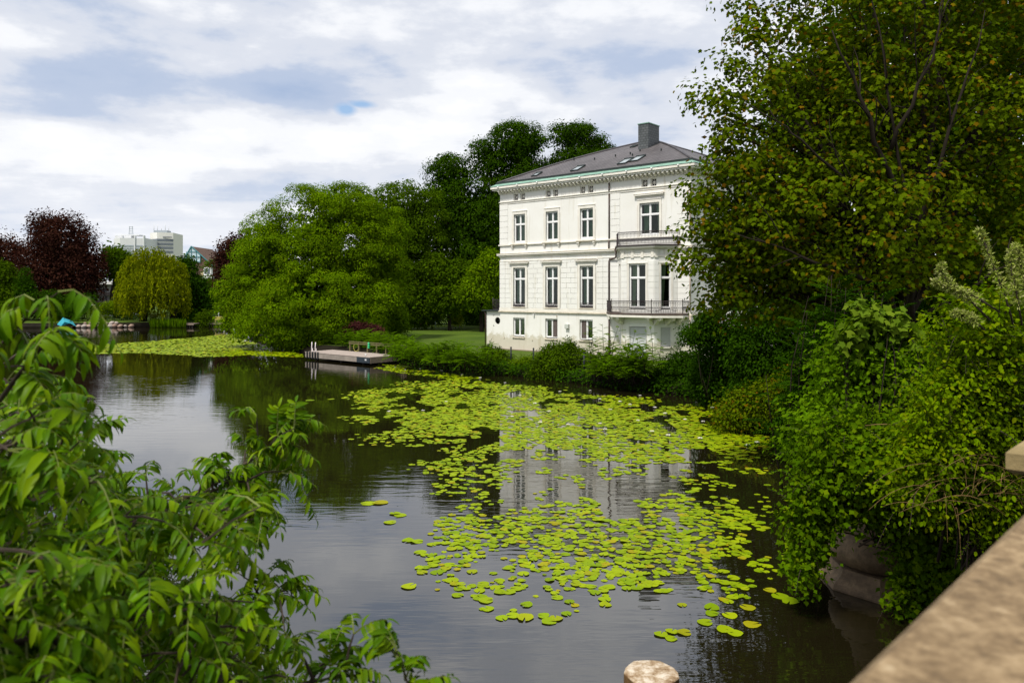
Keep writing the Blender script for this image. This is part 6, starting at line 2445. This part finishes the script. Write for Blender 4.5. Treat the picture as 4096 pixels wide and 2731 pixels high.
for q in (([(-260, 560, 3.2), (-60, 520, 3.1), (20, 490, 3.1), (75, 470, 3.2)], 34, .085), ([(-260, 480, 3.8), (-60, 430, 4.0), (10, 412, 4.2), (52, 405, 4.3)], 30, .085),
          ([(-260, 600, 4.6), (-40, 560, 4.8), (60, 535, 4.8), (120, 505, 4.9)], 44, .085), ([(-260, 680, 4.6), (-20, 640, 4.8), (90, 625, 4.9), (165, 622, 4.9)], 44, .085),
          ([(-260, 520, 2.4), (-90, 480, 2.2), (-20, 455, 2.1), (25, 440, 2.1)], 18, .08), ([(-200, 640, 2.2), (-60, 600, 2.1), (0, 575, 2.1), (50, 570, 2.1)], 20, .075),
          ([(-200, 720, 1.9), (-40, 660, 1.75), (20, 640, 1.75), (62, 640, 1.8)], 20, .075), ([(-150, 760, 1.7), (-30, 715, 1.6), (40, 705, 1.6), (100, 712, 1.65)], 20, .07),
          ([(-200, 760, 3.4), (0, 720, 3.4), (120, 690, 3.5), (210, 668, 3.6)], 40, .08), ([(-200, 600, 5.2), (-20, 520, 5.3), (60, 480, 5.4), (95, 462, 5.4)], 34, .085),
          ([(-200, 380, 3.4), (-60, 380, 3.2), (-10, 370, 3.1), (20, 352, 3.1)], 14, .08), ([(-100, 720, 4.6), (80, 680, 4.8), (170, 665, 4.9), (230, 655, 5.0)], 36, .08)):
    near_branch(q[0], .012, int(q[1] * .5), q[2], (.18, .26), .45, .15, lo=.25)
# the long spray at the top left
near_branch([(-60, 420, 2.3), (0, 345, 2.2), (37, 309, 2.15), (58, 292, 2.15)], .006, 0, .08)
for (b_, d_, L_, n_, ll, dr) in (((58, 291, 2.15), (1.0, -.1, .45), .21, 8, .078, 1.25), ((34, 300, 2.15), (-.9, 0, .95), .16, 7, .075, 1.3), ((30, 312, 2.15), (-.4, -.3, .5), .15, 6, .075, 1.3),
                                 ((46, 300, 2.15), (.3, -.4, .5), .13, 5, .07, 1.3), ((10, 330, 2.2), (.6, -.4, .3), .17, 6, .075, .9), ((4, 338, 2.2), (-.5, -.2, .6), .17, 6, .075, 1.0), ((0, 345, 2.2), (.2, -.5, .1), .17, 6, .075, .8)):
    pinnate(P(*b_), arr(d_), L_, n_, ll, dr, .7)
# sprays that shape the outline
for (b_, e_, L_, n_, ll) in (((277, 432, 3.8), (279, 388, 3.8), .235, 6, .085), ((278, 438, 3.8), (308, 422, 3.7), .20, 6, .085), ((276, 442, 3.8), (312, 450, 3.75), .23, 6, .085), ((262, 450, 3.8), (250, 405, 3.8), .22, 5, .08),
                             ((282, 472, 3.7), (302, 476, 3.7), .16, 5, .08), ((290, 470, 3.6), (302, 490, 3.6), .2, 5, .08), ((180, 500, 3.7), (150, 455, 3.7), .24, 6, .085), ((120, 520, 3.6), (118, 470, 3.6), .24, 6, .085),
                             ((280, 590, 3.5), (298, 572, 3.5), .2, 5, .07), ((280, 590, 3.5), (315, 588, 3.5), .22, 6, .075), ((270, 595, 3.5), (285, 620, 3.5), .24, 6, .08), ((240, 600, 3.5), (250, 570, 3.5), .22, 6, .08),
                             
                             ((396, 648, 2.0), (388, 638, 2.0), .11, 5, .05), ((412, 690, 2.0), (440, 672, 2.0), .15, 5, .06), ((405, 680, 2.0), (402, 655, 2.0), .12, 5, .055), ((330, 676, 2.5), (330, 655, 2.5), .16, 5, .06), ((340, 672, 2.5), (362, 668, 2.5), .16, 5, .06)):
    a, b = P(*b_), P(*e_)
    pinnate(a, (b - a) + arr([0, 0, .25 * np.linalg.norm(b - a)]), L_, n_ + 2, ll * .92, .45, .25)
# the leafy mass: leaves on short shoots all through the crown, at their real distances
MASS = [(-40, 395), (20, 375), (62, 392), (78, 425), (82, 455), (110, 478), (150, 500), (205, 492), (240, 480), (268, 492), (262, 520), (225, 545), (185, 552), (165, 575), (205, 590), (255, 600), (268, 618), (240, 640), (255, 662), (300, 680), (330, 700), (-40, 720)]
mu, mv = [], []
k_ = 1200
cu, cv = -40 + 370 * gN.random(k_ * 3), 375 + 345 * gN.random(k_ * 3)
okm = in_poly(MASS, cu, cv)
cu, cv = cu[okm][:k_], cv[okm][:k_]
tw = MB()
for u, v in zip(cu, cv):
    near_ = gN.random()
    D = 3.3 + 2.4 * gN.random() if near_ > .18 else 2.1 + 1.0 * gN.random()
    if u < 70 and v > 560 and gN.random() < .35:
        D = 1.6 + .5 * gN.random()
    a = P(u, v, D)
    d = norm(arr([.55 + .5 * gN.normal(), -.25 + .5 * gN.normal(), .28 + .35 * gN.normal()]))
    back = norm(arr([-.8, .5, -.5]) + gN.normal(size=3) * .3)
    tw.tube([Vector(a + back * .22 - NB), Vector(a + back * .1 + arr([0, 0, .01]) - NB), Vector(a - NB)], [.005, .004, .003], 4)
    pinnate(a, d, .16 + .09 * gN.random(), gN.integers(6, 9), .058 + .022 * gN.random(), .3 + .45 * gN.random(), .10 + .25 * gN.random())
tw.build('shoot', M_bark, walnut)
st_ = rach.build('leaf_stalk', solid('green_stalk', (.13, .16, .03), .6, .3, .2), walnut)
st_['kind'] = 'stuff'
foliage('foliage', walnut, NB, arr(L_pos), norm(arr(L_nrm)), arr(L_ax), arr(L_sz), LEAFLET, M_near, 300, 'leaflet', True)
print('leaflets', len(L_pos))
# the left river bank that carries the near tree (outside the frame)
lb = [(-6.5, -20), (-5.2, 0), (-4.3, 2.6), (-3.9, 3.8), (-4.6, 5.2), (-7, 6), (-12, 7), (-60, 9)]
bk = MB()
n_ = len(lb)
bk.add([(x, y, -.5) for x, y in lb] + [(x - .5, y - .4, .35) for x, y in lb] + [(-80, 9, .5), (-80, -20, .5)],
       [(i, i + 1, n_ + i + 1, n_ + i) for i in range(n_ - 1)] + [tuple(range(n_, 2 * n_ + 2))])
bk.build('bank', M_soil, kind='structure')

print('tris', sum(len(o.data.loops) - 2 * len(o.data.polygons) for o in bpy.data.objects if o.type == 'MESH'))
